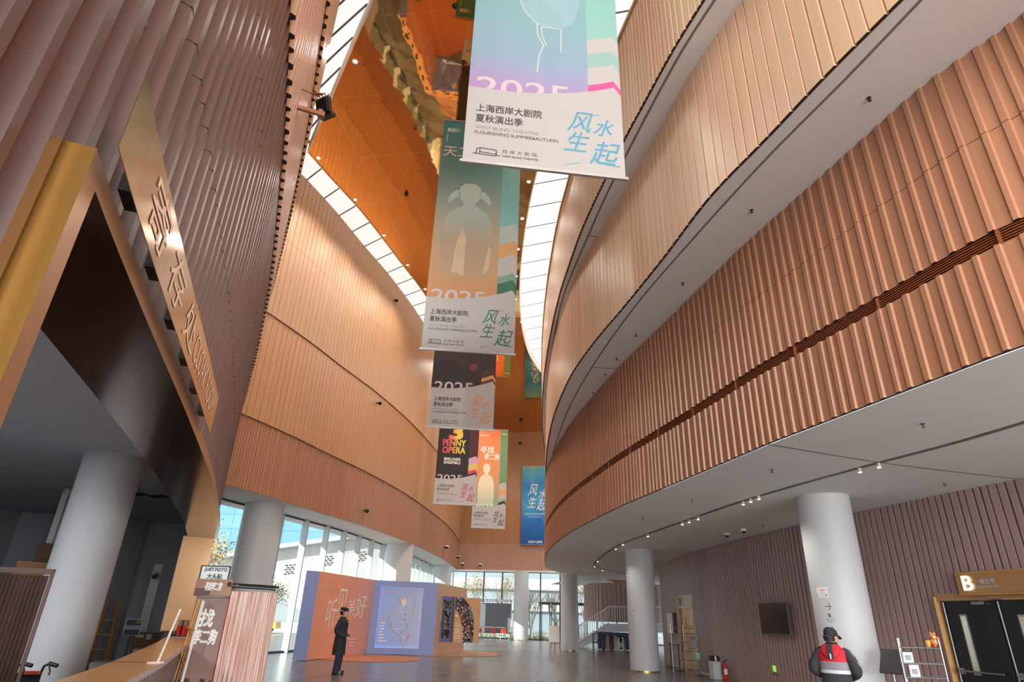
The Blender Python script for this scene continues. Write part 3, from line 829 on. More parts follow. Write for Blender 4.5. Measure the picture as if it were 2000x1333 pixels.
# white box with papers
r = thing('archive_box', 'small white printed box with papers on top behind the counter', 'box', (-9.85, 17.0, .0))
mb = MB(); mb.bbox((-9.85, 17.0, .22), (.42, .34, .20), .4, 0, .004)
mb.build('carton', PAPER, r)
mb = MB(); mb.box((-9.85, 17.0, .06), (.6, .5, .12), .4); mb.build('base', mat('grey_plastic', (74, 78, 84)), r)
mb = MB()
for k in range(3): mb.box((-9.83 + k * .02, 17.0, .325 + k * .012), (.36, .28, .008), .4 + .2 * k)
mb.build('papers', PAPER, r)
# step ladder
r = thing('step_ladder', 'orange wooden step ladder leaning in the cloakroom corner', 'ladder', (-9.9, 17.9, 0))
LW_ = mat('ladder_wood', (168, 106, 40), .5, var=.08)
base = Vector((-10.32, 17.55, 0)); U = Vector((.85, .4, 0)).normalized(); B = Vector((-U.y, U.x, 0))
for s_ in (-.21, .21):
    mb = MB(); mb.bar(base + U * s_, base + U * s_ * .6 + B * .42 + Vector((0, 0, 1.78)), .06, .035); mb.build('rail', LW_, r)
    mb = MB(); mb.bar(base + U * s_ + B * .95, base + U * s_ * .6 + B * .47 + Vector((0, 0, 1.74)), .05, .03); mb.build('leg', LW_, r)
for k in range(5):
    h = .22 + k * .34; w_ = .40 - k * .03
    mb = MB(); c = base + B * (.42 * h / 1.78) + Vector((0, 0, h)); mb.box(c, (w_, .1, .03), math.atan2(U.y, U.x)); mb.build('tread', LW_, r)
# framed notice standing on the ladder side
r = thing('poster_stand', 'small framed notice on a stand in front of the ladder', 'stand', (-9.3, 16.2, 0))
c = Vector((-8.95, 16.35, 1.14)); U = Vector((.9, .42, 0)).normalized(); N = Vector((U.y, -U.x, 0))
def plate(mb, c, U, V, w, h, mi=0, th=.02):
    N = Vector(U).cross(Vector(V)); hw, hh = Vector(U) * w / 2, Vector(V) * h / 2; c = Vector(c)
    a = [c - hw - hh, c + hw - hh, c + hw + hh, c - hw + hh]; b = [p - N * th for p in a]
    mb.add(a + b, [(0, 1, 2, 3), (7, 6, 5, 4), (0, 4, 5, 1), (1, 5, 6, 2), (2, 6, 7, 3), (3, 7, 4, 0)], mi)
Zv = Vector((0, 0, 1))
mb = MB(); plate(mb, c, U, Zv, .36, .36); mb.build('frame', PAPER, r)
mb = MB(); plate(mb, c + N * .004 + Zv * .1, U, Zv, .31, .12, 0, .002); plate(mb, c + N * .004, U, Zv, .31, .08, 1, .002); plate(mb, c + N * .004 - Zv * .11, U, Zv, .31, .12, 2, .002); plate(mb, c + N * .006 + Zv * .12 + U * .1, U, Zv, .1, .08, 3, .002)
mb.build('print', (mat('print_teal', (52, 66, 84)), mat('print_grey', (176, 172, 184)), mat('print_navy', (40, 54, 84)), mat('print_lime', (160, 176, 60))), r)
mb = MB(); mb.tube([c - N * .03 - Zv * .18, Vector((c.x, c.y, .02)) - N * .03], .012, 8); mb.cyl((c.x - N.x * .03, c.y - N.y * .03), .16, 0, .02, 20); mb.build('pole', BLACK, r)
# conduit cover and camera on the far wall
mb = MB(); mb.box((-9.75, 18.3, 1.35), (.22, .06, 2.7), .45); struct(mb, 'trim_12', WHITE, 'white cable duct on the grey cloakroom wall', 'duct')
r = thing('wall_camera', 'white bullet camera on the duct inside the cloakroom', 'camera', (-9.75, 18.2, 2.35))
mb = MB(); mb.box((-9.72, 18.22, 2.42), (.05, .12, .05), .4); mb.tube([(-9.70, 18.2, 2.42), (-9.62, 18.0, 2.36)], .07, 12); mb.build('body', PAPER, r)
mb = MB(); mb.tube([(-9.622, 18.004, 2.361), (-9.612, 17.98, 2.356)], .068, 12); mb.build('lens', BLACK, r)
# things on the counter
r = thing('marker_holder', 'clear holder with red markers at the far end of the counter', 'pen holder', (-5.85, 12.7, 1.1))
for k in range(4):
    mb = MB(); x, y = -6.06 + (k % 2) * .10, 12.66 + (k // 2) * .07
    mb.cyl((x, y), .036, 1.115, 1.135, 12, 2); mb.cyl((x, y), .036, 1.135, 1.30, 12, 0); mb.cyl((x, y), .036, 1.30, 1.40, 12, 1, .03); mb.build('marker', (REDP, mat('marker_cap', (150, 126, 112), .2), mat('marker_foot', (60, 80, 80))), r)
mb = MB(); mb.box((-6.01, 12.70, 1.107), (.26, .22, .012), .2); mb.build('tray', mat('clear_acrylic', (190, 196, 200), .1), r)
mb = MB()
rnd = random.Random(3)
for k in range(26):
    mb.ball((-6.36 + rnd.uniform(-.16, .16), 12.85 + rnd.uniform(-.08, .08), 1.12 + rnd.uniform(0, .07)), (.035, .03, .022), 6)
single(mb, 'greenery_clump', mat('dull_green', (72, 82, 70), .8, var=.3, scale=20), 'small heap of dull green leaves on the counter', 'decoration')
r = thing('acrylic_sign', 'leaning clear acrylic sign stand on the cloakroom counter', 'sign', (-3.42, 6.85, 1.1))
ac = mat('acrylic_edge', (222, 206, 200), .15, var=.02)
mb = MB(); d = Vector((.25, -.4, 0)).normalized(); p = Vector((-3.45, 6.9, 1.10)); q = p + Vector((-.02, .25, .50))
mb.add([p - d * .03, p + d * .03, q + d * .03, q - d * .03, p - d * .03 + Vector((.02, 0, 0)), p + d * .03 + Vector((.02, 0, 0)), q + d * .03 + Vector((.02, 0, 0)), q - d * .03 + Vector((.02, 0, 0))],
       [(0, 1, 2, 3), (7, 6, 5, 4), (0, 4, 5, 1), (1, 5, 6, 2), (2, 6, 7, 3), (3, 7, 4, 0)]); mb.build('panel', ac, r)
mb = MB(); mb.box((-3.45, 6.88, 1.108), (.14, .05, .016), .9); mb.build('base', ac, r)

# ------------------------------------------------------------------ cloakroom sign over the portal
ta, tb = ND.t_of_y(1.6), ND.t_of_y(5.45)
r = thing('cloakroom_sign', 'long bronze cloakroom sign above the portal, lettered in pale metal', 'sign', tuple(ND.at(ta, .2)[:2]) + (3.05,))
SB = mat('satin_bronze', (206, 172, 128), .14, .9, var=.03)
mb = MB(); ribbon_solid(mb, ND, ta, tb, .2265, .23, 3.10, 3.45, (0, 0, 0, 0), .1); mb.build('plate', SB, r)
for t in np.linspace(ta + .55, tb - .2, 6):
    mb = MB(); p = ND.at(t, .145); mb.box((p.x, p.y, 3.27), (.06, .16, .1), .35); mb.build('bracket', BLACK, r)
mb = MB()
def curve_text(mb, crv, body, t, z, h, w, off, bold=0, mi=0, seg=1):
    vs, fs, W_, H_ = text_geo(body, bold)
    out = []
    for x, y in vs:
        p = crv.at(t + x / W_ * w, off); out.append((p.x, p.y, z + y / H_ * h))
    mb.add(out, fs, mi)
L_ = tb - ta
for i, ch in enumerate('寄存处'):
    curve_text(mb, ND, ch, ta + L_ * (.13 + i * .155), 3.155, .25, L_ * .11, .2335)
curve_text(mb, ND, 'CLOAK ROOM', ta + L_ * .565, 3.18, .2, L_ * .37, .2335)
mb.build('lettering', mat('pale_letter', (234, 206, 182), .6), r)

# ------------------------------------------------------------------ floodlight on the drum
r = thing('floodlight', 'black finned floodlight on a bronze arm high on the left drum', 'floodlight', (-3.3, 6.85, 8.6))
AR = mat('arm_paint', (168, 112, 86), .45)
p0 = ND.at(ND.t_of_y(7.0), .07); nrm = (ND.at(ND.t_of_y(7.0), 1) - ND.at(ND.t_of_y(7.0), 0))
a = Vector((p0.x, p0.y, 8.72)); b = a + nrm * .42
mb = MB(); mb.bar(a, b, .05, .07); mb.box(b, (.10, .09, .12), .4); mb.build('arm', AR, r)
c = a + nrm * .42 + Vector((.02, .0, .16))
mb = MB()
R_ = Matrix.Rotation(-.5, 3, 'Z') @ Matrix.Rotation(.35, 3, 'X')
mb.box(c, (.24, .07, .26), mtx=R_)
for k in range(9): mb.box(c + R_ @ Vector((-.105 + k * .026, -.045, 0)), (.008, .05, .24), mtx=R_)
mb.box(c + R_ @ Vector((0, .05, -.14)), (.25, .12, .05), mtx=R_)
mb.build('housing', BLACK, r)
for s_ in (-.06, 0, .06):
    mb = MB(); mb.tube([c + R_ @ Vector((s_, 0, .13)), c + R_ @ Vector((s_ - .02, 0, .2)), a + nrm * .2 + Vector((0, 0, .36)), a + nrm * .02 + Vector((0, 0, .40 + s_ * .2))], .014, 6); mb.build('cable', AR, r)

fl = lamp_light(r, tuple(c + (Vector((-1.2, 19.0, 11.5)) - c).normalized() * .4), 700, 50, (1, .97, .92), .12)  # beam added to brighten the banners; the fixture itself is likely unlit
fl.rotation_euler = (Vector((-1.2, 19.0, 11.5)) - c).to_track_quat('-Z', 'Y').to_euler()

# ------------------------------------------------------------------ hanging banners
CLOTH = mat('banner_cloth', (188, 187, 187), .75, var=.01)
RAILM = mat('banner_rail', (190, 192, 196), .35, .7)
INK = mat('ink_black', (62, 56, 58), .6); INKG = mat('ink_grey', (134, 130, 132), .6)
def curve_footer(w):
    return [(0, 1.55), (.15 * w, 1.53), (.32 * w, 1.535), (.5 * w, 1.59), (.68 * w, 1.68), (.84 * w, 1.80), (.955 * w, 1.92), (w, 1.74)]
def clip_strip(f, u0):
    out = []
    for (a, b), (c, d) in zip(f[:-1], f[1:]):
        if c < u0: continue
        if a < u0: out.append((u0, b + (d - b) * (u0 - a) / (c - a)))
        elif not out: out.append((a, b))
        out.append((c, d))
    return out
def banner(label, P, Q, z0, H, pic, bands, logo_col, art=None, hang=18.28, tiny=False):
    P, Q = Vector((P[0], P[1], z0)), Vector((Q[0], Q[1], z0)); U = (Q - P); w = U.length; U.normalize(); N = Vector((U.y, -U.x, 0))
    r = thing('hanging_banner', label, 'banner', (P + Q) / 2, 'season banners hanging down the hall')
    at = lambda u, v, n=0: P + U * u + Zv * v + N * n
    mb = MB()
    a = [at(0, 0), at(w, 0), at(w, H), at(0, H)]; b = [p - N * .012 for p in a]
    mb.add(a + b, [(0, 1, 2, 3), (7, 6, 5, 4), (0, 4, 5, 1), (1, 5, 6, 2), (2, 6, 7, 3), (3, 7, 4, 0)]); mb.build('cloth', CLOTH, r)
    f = curve_footer(w); us = .78 * w
    mb = MB(); fl = [q for q in f if q[0] < us]; k = clip_strip(f, us)
    mb.poly([at(0, H, .004)] + [at(u, v - .02, .004) for u, v in fl] + [at(us, k[0][1] - .02, .004), at(us, H, .004)]); mb.build('picture', pic, r)
    mb = MB(); lo = k; i = 0; ms = []
    for hgt, m_ in bands:
        top = [(u, v + hgt) for u, v in lo] if hgt else [(us, H), (w, H)]
        if hgt: mb.poly([at(u, v, .004) for u, v in lo] + [at(u, v, .004) for u, v in reversed(top)], i)
        else: mb.poly([at(u, v, .004) for u, v in lo] + [at(w, H, .004), at(us, H, .004)], i)
        lo = top; ms.append(m_); i += 1
    mb.build('pattern_strip', ms, r)
    if art: art(r, at, w, H, U)
    mb = MB(); mb.text('2025', at(.05 * w, 1.38, .006), U, Zv, w=.60 * w, h=.42, bold=.012); mb.build('year_print', mat('year_pale', (206, 196, 204), .7) if not tiny else PAPER, r)
    mb = MB(); mb.poly([at(0, .0, .008), at(w, .0, .008)] + [at(u, v, .008) for u, v in reversed(f)]); mb.build('footer', CLOTH, r)
    mb = MB()
    mb.text('上海西岸大剧院', at(.06 * w, 1.02, .010), U, Zv, w=.415 * w, h=.165, bold=.012)
    mb.text('夏秋演出季', at(.06 * w, .80, .010), U, Zv, w=.295 * w, h=.165, bold=.012)
    mb.text('WEST BUND THEATRE:', at(.06 * w, .655, .010), U, Zv, w=.40 * w, h=.065, mi=1)
    mb.text('FLOURISHING SUMMER&AUTUMN', at(.06 * w, .55, .010), U, Zv, w=.52 * w, h=.062, bold=.006)
    mb.text('西 岸 大 剧 院', at(.235 * w, .21, .010), U, Zv, w=.215 * w, h=.075)
    mb.text('WEST BUND THEATRE', at(.235 * w, .135, .010), U, Zv, w=.22 * w, h=.034, bold=.03)
    def ln(u0, v0, u1, v1, t=.008):
        p, q = at(u0 * w, v0, .010), at(u1 * w, v1, .010); d = (q - p).normalized(); s_ = N.cross(d) * t
        mb.quad(p - s_, q - s_, q + s_, p + s_)
    for l in ((.08, .15, .08, .25), (.08, .25, .10, .27), (.10, .27, .20, .255), (.20, .255, .20, .15), (.08, .15, .20, .135), (.10, .27, .10, .16), (.10, .19, .20, .17), (.20, .15, .225, .15), (.06, .155, .08, .15)): ln(*l)
    mb.build('lettering', (INK, INKG), r)
    mb = MB()
    for ch, u, v, s_ in (('风', .635, .83, .36), ('水', .80, .80, .30), ('生', .615, .42, .34), ('起', .775, .20, .40)):
        mb.text(ch, at(u * w, v, .010), U, Zv, w=s_ * 1.02 * w / 2.55, h=s_ * 1.2, shear=.30, bold=.006)
    ln(.62, .12, .72, .20, .006); ln(.78, 1.20, .86, 1.26, .006); ln(.88, .22, 1.0 - .03, .20, .012)
    mb.build('calligraphy', logo_col, r)
    mb = MB(); mb.bar(at(-.04, -.02), at(w + .04, -.02), .05, .05); mb.build('bottom_rail', RAILM, r)
    mb = MB(); mb.bar(at(-.04, H + .02), at(w + .04, H + .02), .05, .05); mb.build('top_rail', RAILM, r)
    for u in (.15 * w, .85 * w):
        mb = MB(); mb.tube([at(u, H + .04), at(u, hang - z0)], .006, 5); mb.build('wire', STEEL, r)
    return r
P_ = lambda n, *c: mat(n, c, .7, var=.04)
TEALG = gradient('teal_marble', [(0, (150, 196, 190)), (.5, (128, 190, 186)), (1, (150, 206, 202))], 'Z', .7, .35, 2)
def art_glow(r, at, w, H, U):
    """pale glowing vessel outline, printed"""
    mb = MB(); body = []
    pts = [(.30, 3.9), (.34, 3.55), (.41, 3.30), (.48, 3.18), (.60, 3.18), (.69, 3.4), (.74, 3.9), (.70, 4.6), (.6, 5.1), (.45, 5.1), (.34, 4.6)]
    mb.poly([at(u * w, v, .006) for u, v in pts], 0)
    for pl in ([(.30, 3.9), (.34, 3.55), (.41, 3.30), (.48, 3.18), (.60, 3.18)], [(.43, 3.25), (.44, 2.95), (.48, 2.72), (.45, 2.45), (.44, 2.05)], [(.46, 3.25), (.47, 2.95), (.50, 2.72)], [(.60, 3.2), (.60, 2.6)]):
        for (a, b), (c, d) in zip(pl[:-1], pl[1:]):
            p, q = at(a * w, b, .0066), at(c * w, d, .0066); dd = (q - p).normalized(); s_ = U.cross(Zv).cross(dd) * .014
            mb.quad(p - s_, q - s_, q + s_, p + s_, 1)
    mb.build('print', (P_('glow_blue', 146, 184, 196), P_('glow_line', 186, 204, 208)), r)
def person_print(at, w, cx, v0, h, wid, mb, mi, hat=False):
    n = 20
    sh = [(-.5, 0), (-.52, .30), (-.50, .52), (-.40, .66), (-.22, .72), (-.12, .75), (-.12, .78), (-.20, .82), (-.235, .90), (-.20, .96), (-.12, .99), (0, 1.0), (.12, .99), (.20, .96), (.235, .90), (.20, .82), (.12, .78), (.12, .75), (.22, .72), (.40, .66), (.50, .52), (.52, .30), (.5, 0)]
    mb.poly([at(cx * w + x * wid, v0 + y * h, .006) for x, y in sh], mi)
    if hat:
        for s_ in (-1, 1):
            mb.poly([at(cx * w + s_ * x * wid, v0 + y * h, .006) for x, y in ((.20, .90), (.28, .92), (.40, .86), (.45, .79), (.40, .77), (.28, .83), (.20, .85))], mi)
def art_hat(r, at, w, H, U):
    mb = MB()
    person_print(at, w, .40, 2.2, 3.3, 1.45, mb, 0, True)
    for pts in (([-.14, .05], [-.26, .05], [-.20, .35], [-.10, .52], [-.02, .40], [-.02, .02]), ([.34, .04], [.46, .1], [.50, .30], [.44, .34])):
        mb.poly([at(.40 * w + x * 1.45, 2.2 + y * 3.3, .0066) for x, y in pts], 1)
    mb.build('print', (gradient('figure_fade', [(0, (190, 160, 128)), (.35, (176, 160, 138)), (.7, (168, 190, 182)), (1, (196, 220, 214))], 'Z', .7), P_('figure_light', 208, 190, 158)), r)
    mb = MB(); mb.text('舞剧○', at(.05 * w, H - .45, .007), U, Zv, w=.16 * w, h=.17, bold=.01)
    mb.text('天工开物', at(.03 * w, H - 1.42, .007), U, Zv, w=.70 * w, h=.42, bold=.01)
    p = at(.055 * w, H - .85, .007); mb.quad(p, p + U * .02, p + U * .02 + Zv * .3, p + Zv * .3)
    mb.build('title_print', PAPER, r)
def art_dark(r, at, w, H, U):
    mb = MB(); c = at(.64 * w, 2.45, .006)
    mb.poly([c + U * (.16 * math.cos(a)) + Zv * (.17 * math.sin(a)) for a in np.linspace(0, 2 * PI, 16)[:-1]], 0)
    mb.poly([at(u * w, v, .0055) for u, v in ((0.02, 1.6), (.5, 1.6), (.55, 2.3), (.3, 2.7), (.02, 2.6))], 1)
    mb.build('print', (P_('ember', 126, 66, 56), P_('dusk', 52, 46, 52)), r)
def art_opera(r, at, w, H, U):
    mb = MB()
    g = [gradient('neon_a', [(0, (232, 62, 120)), (.42, (240, 120, 90)), (.62, (226, 206, 76)), (1, (226, 210, 80))], 'X', .6)]
    mb.text('3', at(.28 * w, 4.15, .007), U, Zv, w=.30 * w, h=.95, bold=.06)
    mb.text('PENNY', at(.12 * w, 3.68, .007), U, Zv, w=.56 * w, h=.40, bold=.03)
    mb.text('OPERA', at(.12 * w, 3.20, .007), U, Zv, w=.56 * w, h=.40, bold=.03)
    mb.build('title_print', g, r)
    mb = MB(); mb.text('BERLINER', at(.18 * w, 2.72, .007), U, Zv, w=.40 * w, h=.17, bold=.03); mb.text('ENSEMBLE', at(.18 * w, 2.50, .007), U, Zv, w=.40 * w, h=.17, bold=.03)
    mb.build('company_print', PAPER, r)
def art_youth(r, at, w, H, U):
    mb = MB(); person_print(at, w, .38, 1.7, 3.3, 1.25, mb, 0)
    mb.build('print', (gradient('youth_fade', [(0, (200, 206, 180)), (.5, (240, 226, 196)), (1, (246, 226, 190))], 'Z', .7),), r)
    mb = MB(); mb.text('寻找', at(.15 * w, 5.9, .007), U, Zv, w=.42 * w, h=.55, bold=.02, shear=.1); mb.text('李二狗', at(.28 * w, 5.35, .007), U, Zv, w=.46 * w, h=.5, bold=.02, shear=.1)
    mb.text('上海西岸大剧院', at(.04 * w, H - .6, .007), U, Zv, w=.36 * w, h=.14); mb.text('舞剧', at(.82 * w, H - .4, .007), U, Zv, w=.15 * w, h=.13)
    mb.build('title_print', PAPER, r)
g1 = gradient('banner_teal_violet', [(0, (178, 142, 190)), (.05, (160, 154, 196)), (.13, (140, 168, 192)), (.3, (130, 174, 184)), (1, (116, 176, 172))], 'Z', .7, .10, 1.2)
g2 = gradient('banner_teal_tan', [(0, (200, 148, 104)), (.2, (196, 162, 124)), (.45, (160, 166, 150)), (.7, (112, 164, 166)), (1, (70, 136, 134))], 'Z', .7, .12, 1.0)
g3 = gradient('banner_dark', [(0, (60, 50, 54)), (.3, (66, 54, 56)), (1, (48, 42, 46))], 'Z', .7, .4, 3)
g4 = gradient('banner_black', [(0, (46, 40, 46)), (1, (40, 36, 40))], 'Z', .7)
g5 = gradient('banner_orange_green', [(0, (134, 176, 140)), (.18, (176, 170, 126)), (.45, (226, 150, 96)), (1, (228, 130, 78))], 'Z', .7, .1, 1.5)
banner('teal to violet banner, biggest and nearest, cut off by the top edge', (-.86, 7.28), (1.70, 7.57), 8.0, 7.9, g1,
       [(.15, P_('magenta', 204, 88, 152)), (.40, CLOTH), (.34, P_('grey_teal', 150, 186, 182)), (.36, CLOTH), (0, TEALG)], P_('logo_blue', 92, 160, 190), art_glow)
banner('teal and tan banner with a pale figure in a winged hat, second in the row', (-2.38, 14.52), (.07, 14.71), 8.0, 7.9, g2,
       [(.34, P_('deep_green', 66, 120, 98)), (.22, P_('mid_green', 126, 168, 142)), (.62, CLOTH), (.46, P_('peach', 214, 164, 116)), (.6, P_('mist', 178, 192, 190)), (0, TEALG)], P_('logo_green', 62, 128, 112), art_hat)
banner('nearly black banner with an orange emblem, third in the row', (-3.02, 21.71), (-.59, 21.88), 8.0, 7.9, g3,
       [(.12, P_('b3a', 98, 66, 56)), (.14, P_('peach', 214, 164, 116)), (.3, P_('b3b', 84, 58, 52)), (0, P_('b3c', 62, 52, 56))], P_('logo_orange', 214, 156, 112), art_dark)
banner('black banner with pink and yellow show title lettering', (-4.55, 38.42), (-1.94, 38.63), 8.0, 7.9, g4,
       [(.12, P_('b4k', 44, 40, 44)), (.2, P_('b4p', 226, 62, 120)), (.42, P_('b4y', 214, 200, 110)), (.42, P_('b4m', 206, 166, 200)), (0, P_('b4r', 78, 38, 48))], P_('logo_rose', 190, 62, 96), art_opera)
banner('orange and green banner with a pale standing figure', (-2.68, 48.84), (-.05, 49.04), 8.0, 7.9, g5,
       [(.2, P_('b5k', 56, 62, 58)), (.16, P_('b5g', 150, 174, 136)), (.4, CLOTH), (.4, P_('b5o', 232, 160, 98)), (.5, CLOTH), (0, P_('b5gg', 110, 152, 112))], P_('logo_dark', 72, 64, 68), art_youth, tiny=True)
# blue banner on the end wall
r = thing('wall_banner', 'bright blue banner hanging by the end wall beside the right drum', 'banner', (2.7, 57.0, 7.75))
U = Vector((1, -.24, 0)).normalized(); N = Vector((U.y, -U.x, 0)); w = 2.45; P = Vector((1.5, FWY(1.5), 7.75)) + N * .22; H = 7.1
at = lambda u, v, n=0: P + U * u + Zv * v + N * n
mb = MB(); plate(mb, at(w / 2, H / 2), U, Zv, w, H, 0, .015)
mb.build('cloth', gradient('banner_blue', [(0, (18, 84, 156)), (.3, (30, 112, 184)), (.5, (70, 160, 206)), (.75, (40, 128, 190)), (.95, (96, 176, 196)), (1, (140, 196, 150))], 'Z', .6, .25, 2), r)
mb = MB()
for ch, u, v, s_ in (('风', .22, 4.35, .95), ('水', .62, 4.0, .85), ('生', .20, 3.25, .9), ('起', .56, 3.0, .95)):
    mb.text(ch, at(u * w, v, .005), U, Zv, w=s_ * .85, h=s_ * 1.1, shear=.25, bold=.0)
mb.text('上海西岸大剧院夏秋演出季', at(.1 * w, 2.6, .005), U, Zv, w=.8 * w, h=.17); mb.text('WEST BUND THEATRE', at(.25 * w, 2.38, .005), U, Zv, w=.5 * w, h=.09)
mb.text('西岸大剧院', at(.28 * w, .12, .005), U, Zv, w=.52 * w, h=.22, bold=.02)
mb.build('lettering', PAPER, r)
for v in (0, H):
    mb = MB(); mb.bar(at(-.04, v), at(w + .04, v), .05); mb.build('rail', RAILM, r)
for u in (.3, w - .3):
    mb = MB(); mb.tube([at(u, H), at(u, 18.28 - P.z)], .008, 5); mb.build('wire', STEEL, r)

# ------------------------------------------------------------------ photo booth beside the counter
r = thing('photo_booth', 'photo booth with a brown film poster and a lettered sign on top', 'photo booth', (-4.5, 10.4, 0))
BR_P = gradient('film_poster', [(0, (88, 66, 62)), (.12, (120, 92, 84)), (.3, (164, 134, 124)), (.55, (148, 122, 116)), (1, (140, 118, 112))], 'Z', .5, .12, 4)
mb = MB(); mb.box((-4.53, 10.38, .89), (.52, .10, 1.78)); mb.build('poster_panel', BR_P, r)
mb = MB(); mb.box((-4.268, 10.33, .89), (.012, .02, 1.78)); mb.build('edge_trim', REDP, r)
mb = MB(); mb.box((-4.545, 10.36, 1.91), (.57, .14, .25)); mb.build('header', gradient('film_header', [(0, (150, 118, 94)), (1, (166, 134, 110))], 'X', .5, .3, 3), r)
mb = MB(); mb.box((-4.545, 10.286, 1.79), (.57, .006, .012)); mb.box((-4.70, 10.285, 1.85), (.24, .005, .10)); mb.build('header_stripe', mat('plum', (96, 72, 76), .5), r)
mb = MB(); X = Vector((1, 0, 0))
mb.text('找', (-4.66, 10.322, 1.36), X, Zv, w=.20, h=.24, bold=.03, shear=.1); mb.text('李二狗', (-4.70, 10.322, 1.12), X, Zv, w=.34, h=.2, bold=.03, shear=.1)
mb.text('寻找李二狗', (-4.68, 10.281, 1.87), X, Zv, w=.26, h=.12, bold=.03, shear=.15); mb.build('lettering', PAPER, r)
mb = MB(); rnd = random.Random(5)
for k in range(26):
    x = -4.76 + .46 * rnd.random(); z = .42 + .2 * rnd.random()
    mb.poly([(x + dx, 10.3255 - k * 1e-4, z + dz) for dx, dz in ((-.03, -.12), (.03, -.12), (.032, -.02), (.014, .015), (.012, .05), (-.012, .05), (-.014, .015), (-.032, -.02))], k % 3)
mb.build('crowd_print', (mat('crowd_a', (74, 54, 52)), mat('crowd_b', (96, 72, 66)), mat('crowd_c', (60, 46, 46))), r)
mb = MB(); mb.box((-4.625, 10.44, 2.13), (.46, .05, .22)); mb.build('sign_box', mat('sign_white', (226, 234, 236), .4), r)
mb = MB()
for c, s_ in (((-4.625, 10.41, 2.235), (.47, .02, .014)), ((-4.395, 10.41, 2.13), (.014, .02, .22)), ((-4.855, 10.41, 2.13), (.014, .02, .22))): mb.box(c, s_)
mb.text('JUST.FOTO', (-4.80, 10.412, 2.145), X, Zv, w=.36, h=.062, bold=.03); mb.text('大头贴', (-4.74, 10.412, 2.045), X, Zv, w=.24, h=.075, bold=.02); mb.build('sign_frame', BLACK, r)
mb = MB(); mb.box((-4.3, 10.3, 1.97), (.05, .06, .06)); mb.tube([(-4.28, 10.32, 1.98), (-3.72, 10.26, 1.965), (-3.60, 10.32, 1.96), (-3.58, 10.45, 1.955), (-3.64, 10.62, 1.955), (-3.8, 10.68, 1.955), (-4.28, 10.6, 1.97)], .011, 8)
mb.tube([(-4.28, 10.3, 1.93), (-3.7, 10.24, 1.915), (-3.58, 10.32, 1.91)], .011, 8); mb.build('curtain_rail', BLACK, r)
mb = MB(); pleats(mb, [(-4.25, 10.30), (-3.72, 10.24), (-3.60, 10.33), (-3.59, 10.47), (-3.66, 10.63), (-3.85, 10.68)], .05, 1.87, .018, 17)
CUR = bpy.data.materials.new('striped_curtain'); CUR.use_nodes = True
nt = CUR.node_tree; b = nt.nodes['Principled BSDF']; b.inputs['Roughness'].default_value = .85
tcn = nt.nodes.new('ShaderNodeTexCoord'); no = nt.nodes.new('ShaderNodeTexNoise'); mp = nt.nodes.new('ShaderNodeMapping'); mp.inputs['Scale'].default_value = (9, 9, .25)
ra = nt.nodes.new('ShaderNodeValToRGB'); ra.color_ramp.elements[0].position = .38; ra.color_ramp.elements[1].position = .62
ra.color_ramp.elements[0].color = rgb(196, 148, 132); ra.color_ramp.elements[1].color = rgb(228, 208, 200)
nt.links.new(tcn.outputs['Object'], mp.inputs[0]); nt.links.new(mp.outputs[0], no.inputs['Vector']); nt.links.new(no.outputs[0], ra.inputs[0]); nt.links.new(ra.outputs[0], b.inputs['Base Color'])
mb.build('curtain', CUR, r)
r = thing('leaflet_easel', 'gilt leaflet easel seen edge-on between counter and photo booth', 'stand', (-4.70, 10.1, 0))
mb = MB(); mb.bar((-4.66, 10.12, .02), (-4.61, 10.2, 1.72), .03); mb.build('white_edge', PAPER, r)
for o in (0, .05):
    mb = MB(); mb.bar((-4.74 - o, 10.1, .02), (-4.66 - o * .6, 10.2, 1.74), .016); mb.build('leg', GOLD, r)
for z in (.5, .95, 1.35):
    mb = MB(); mb.bar((-4.76, 10.14, z), (-4.63, 10.16, z - .04), .02); mb.bar((-4.68, 10.08, z - .02), (-4.62, 10.05, z - .1), .018); mb.build('shelf', GOLD, r)

# ------------------------------------------------------------------ exhibition wall
r = thing('exhibition_wall', 'free-standing exhibition wall with orange, blue and wooden panels', 'exhibition display', (-4.8, 30, 0))
ORG = gradient('orange_board', [(0, (226, 130, 88)), (.55, (224, 132, 98)), (1, (196, 140, 138))], 'X', .5)
ORG = gradient('orange_board_y', [(0, (240, 160, 124)), (.45, (238, 160, 130)), (1, (208, 164, 160))], 'Y', .5)
BLU = mat('periwinkle_board', (134, 148, 202), .5, var=.03)
PLY = mat('birch_board', (224, 184, 146), .5, var=.06, aniso=(6, 6, .3))
SLOT = mat('slot_black', (34, 28, 26), .9)
A, B, C_, D = Vector((-6.98, 24.61, 0)), Vector((-5.86, 29.73, 0)), Vector((-3.01, 30.30, 0)), Vector((-1.98, 35.7, 0))
A2, B2, C2, D2 = Vector((-7.42, 24.40, 0)), Vector((-6.30, 30.15, 0)), Vector((-3.50, 30.75, 0)), Vector((-2.45, 35.8, 0))
def slab(P, Q, Q2, P2, mf, ms, mt, z1=3.02):
    mb = MB(); v = lambda p, z: (p.x, p.y, z)
    zb = .018
    mb.quad(v(P, zb), v(Q, zb), v(Q, z1), v(P, z1), 0)
    mb.quad(v(P2, zb), v(P, zb), v(P, z1), v(P2, z1), 1); mb.quad(v(Q, zb), v(Q2, zb), v(Q2, z1), v(Q, z1), 1); mb.quad(v(Q2, zb), v(P2, zb), v(P2, z1), v(Q2, z1), 1)
    mb.quad(v(P, z1), v(Q, z1), v(Q2, z1), v(P2, z1), 2)
    return mb
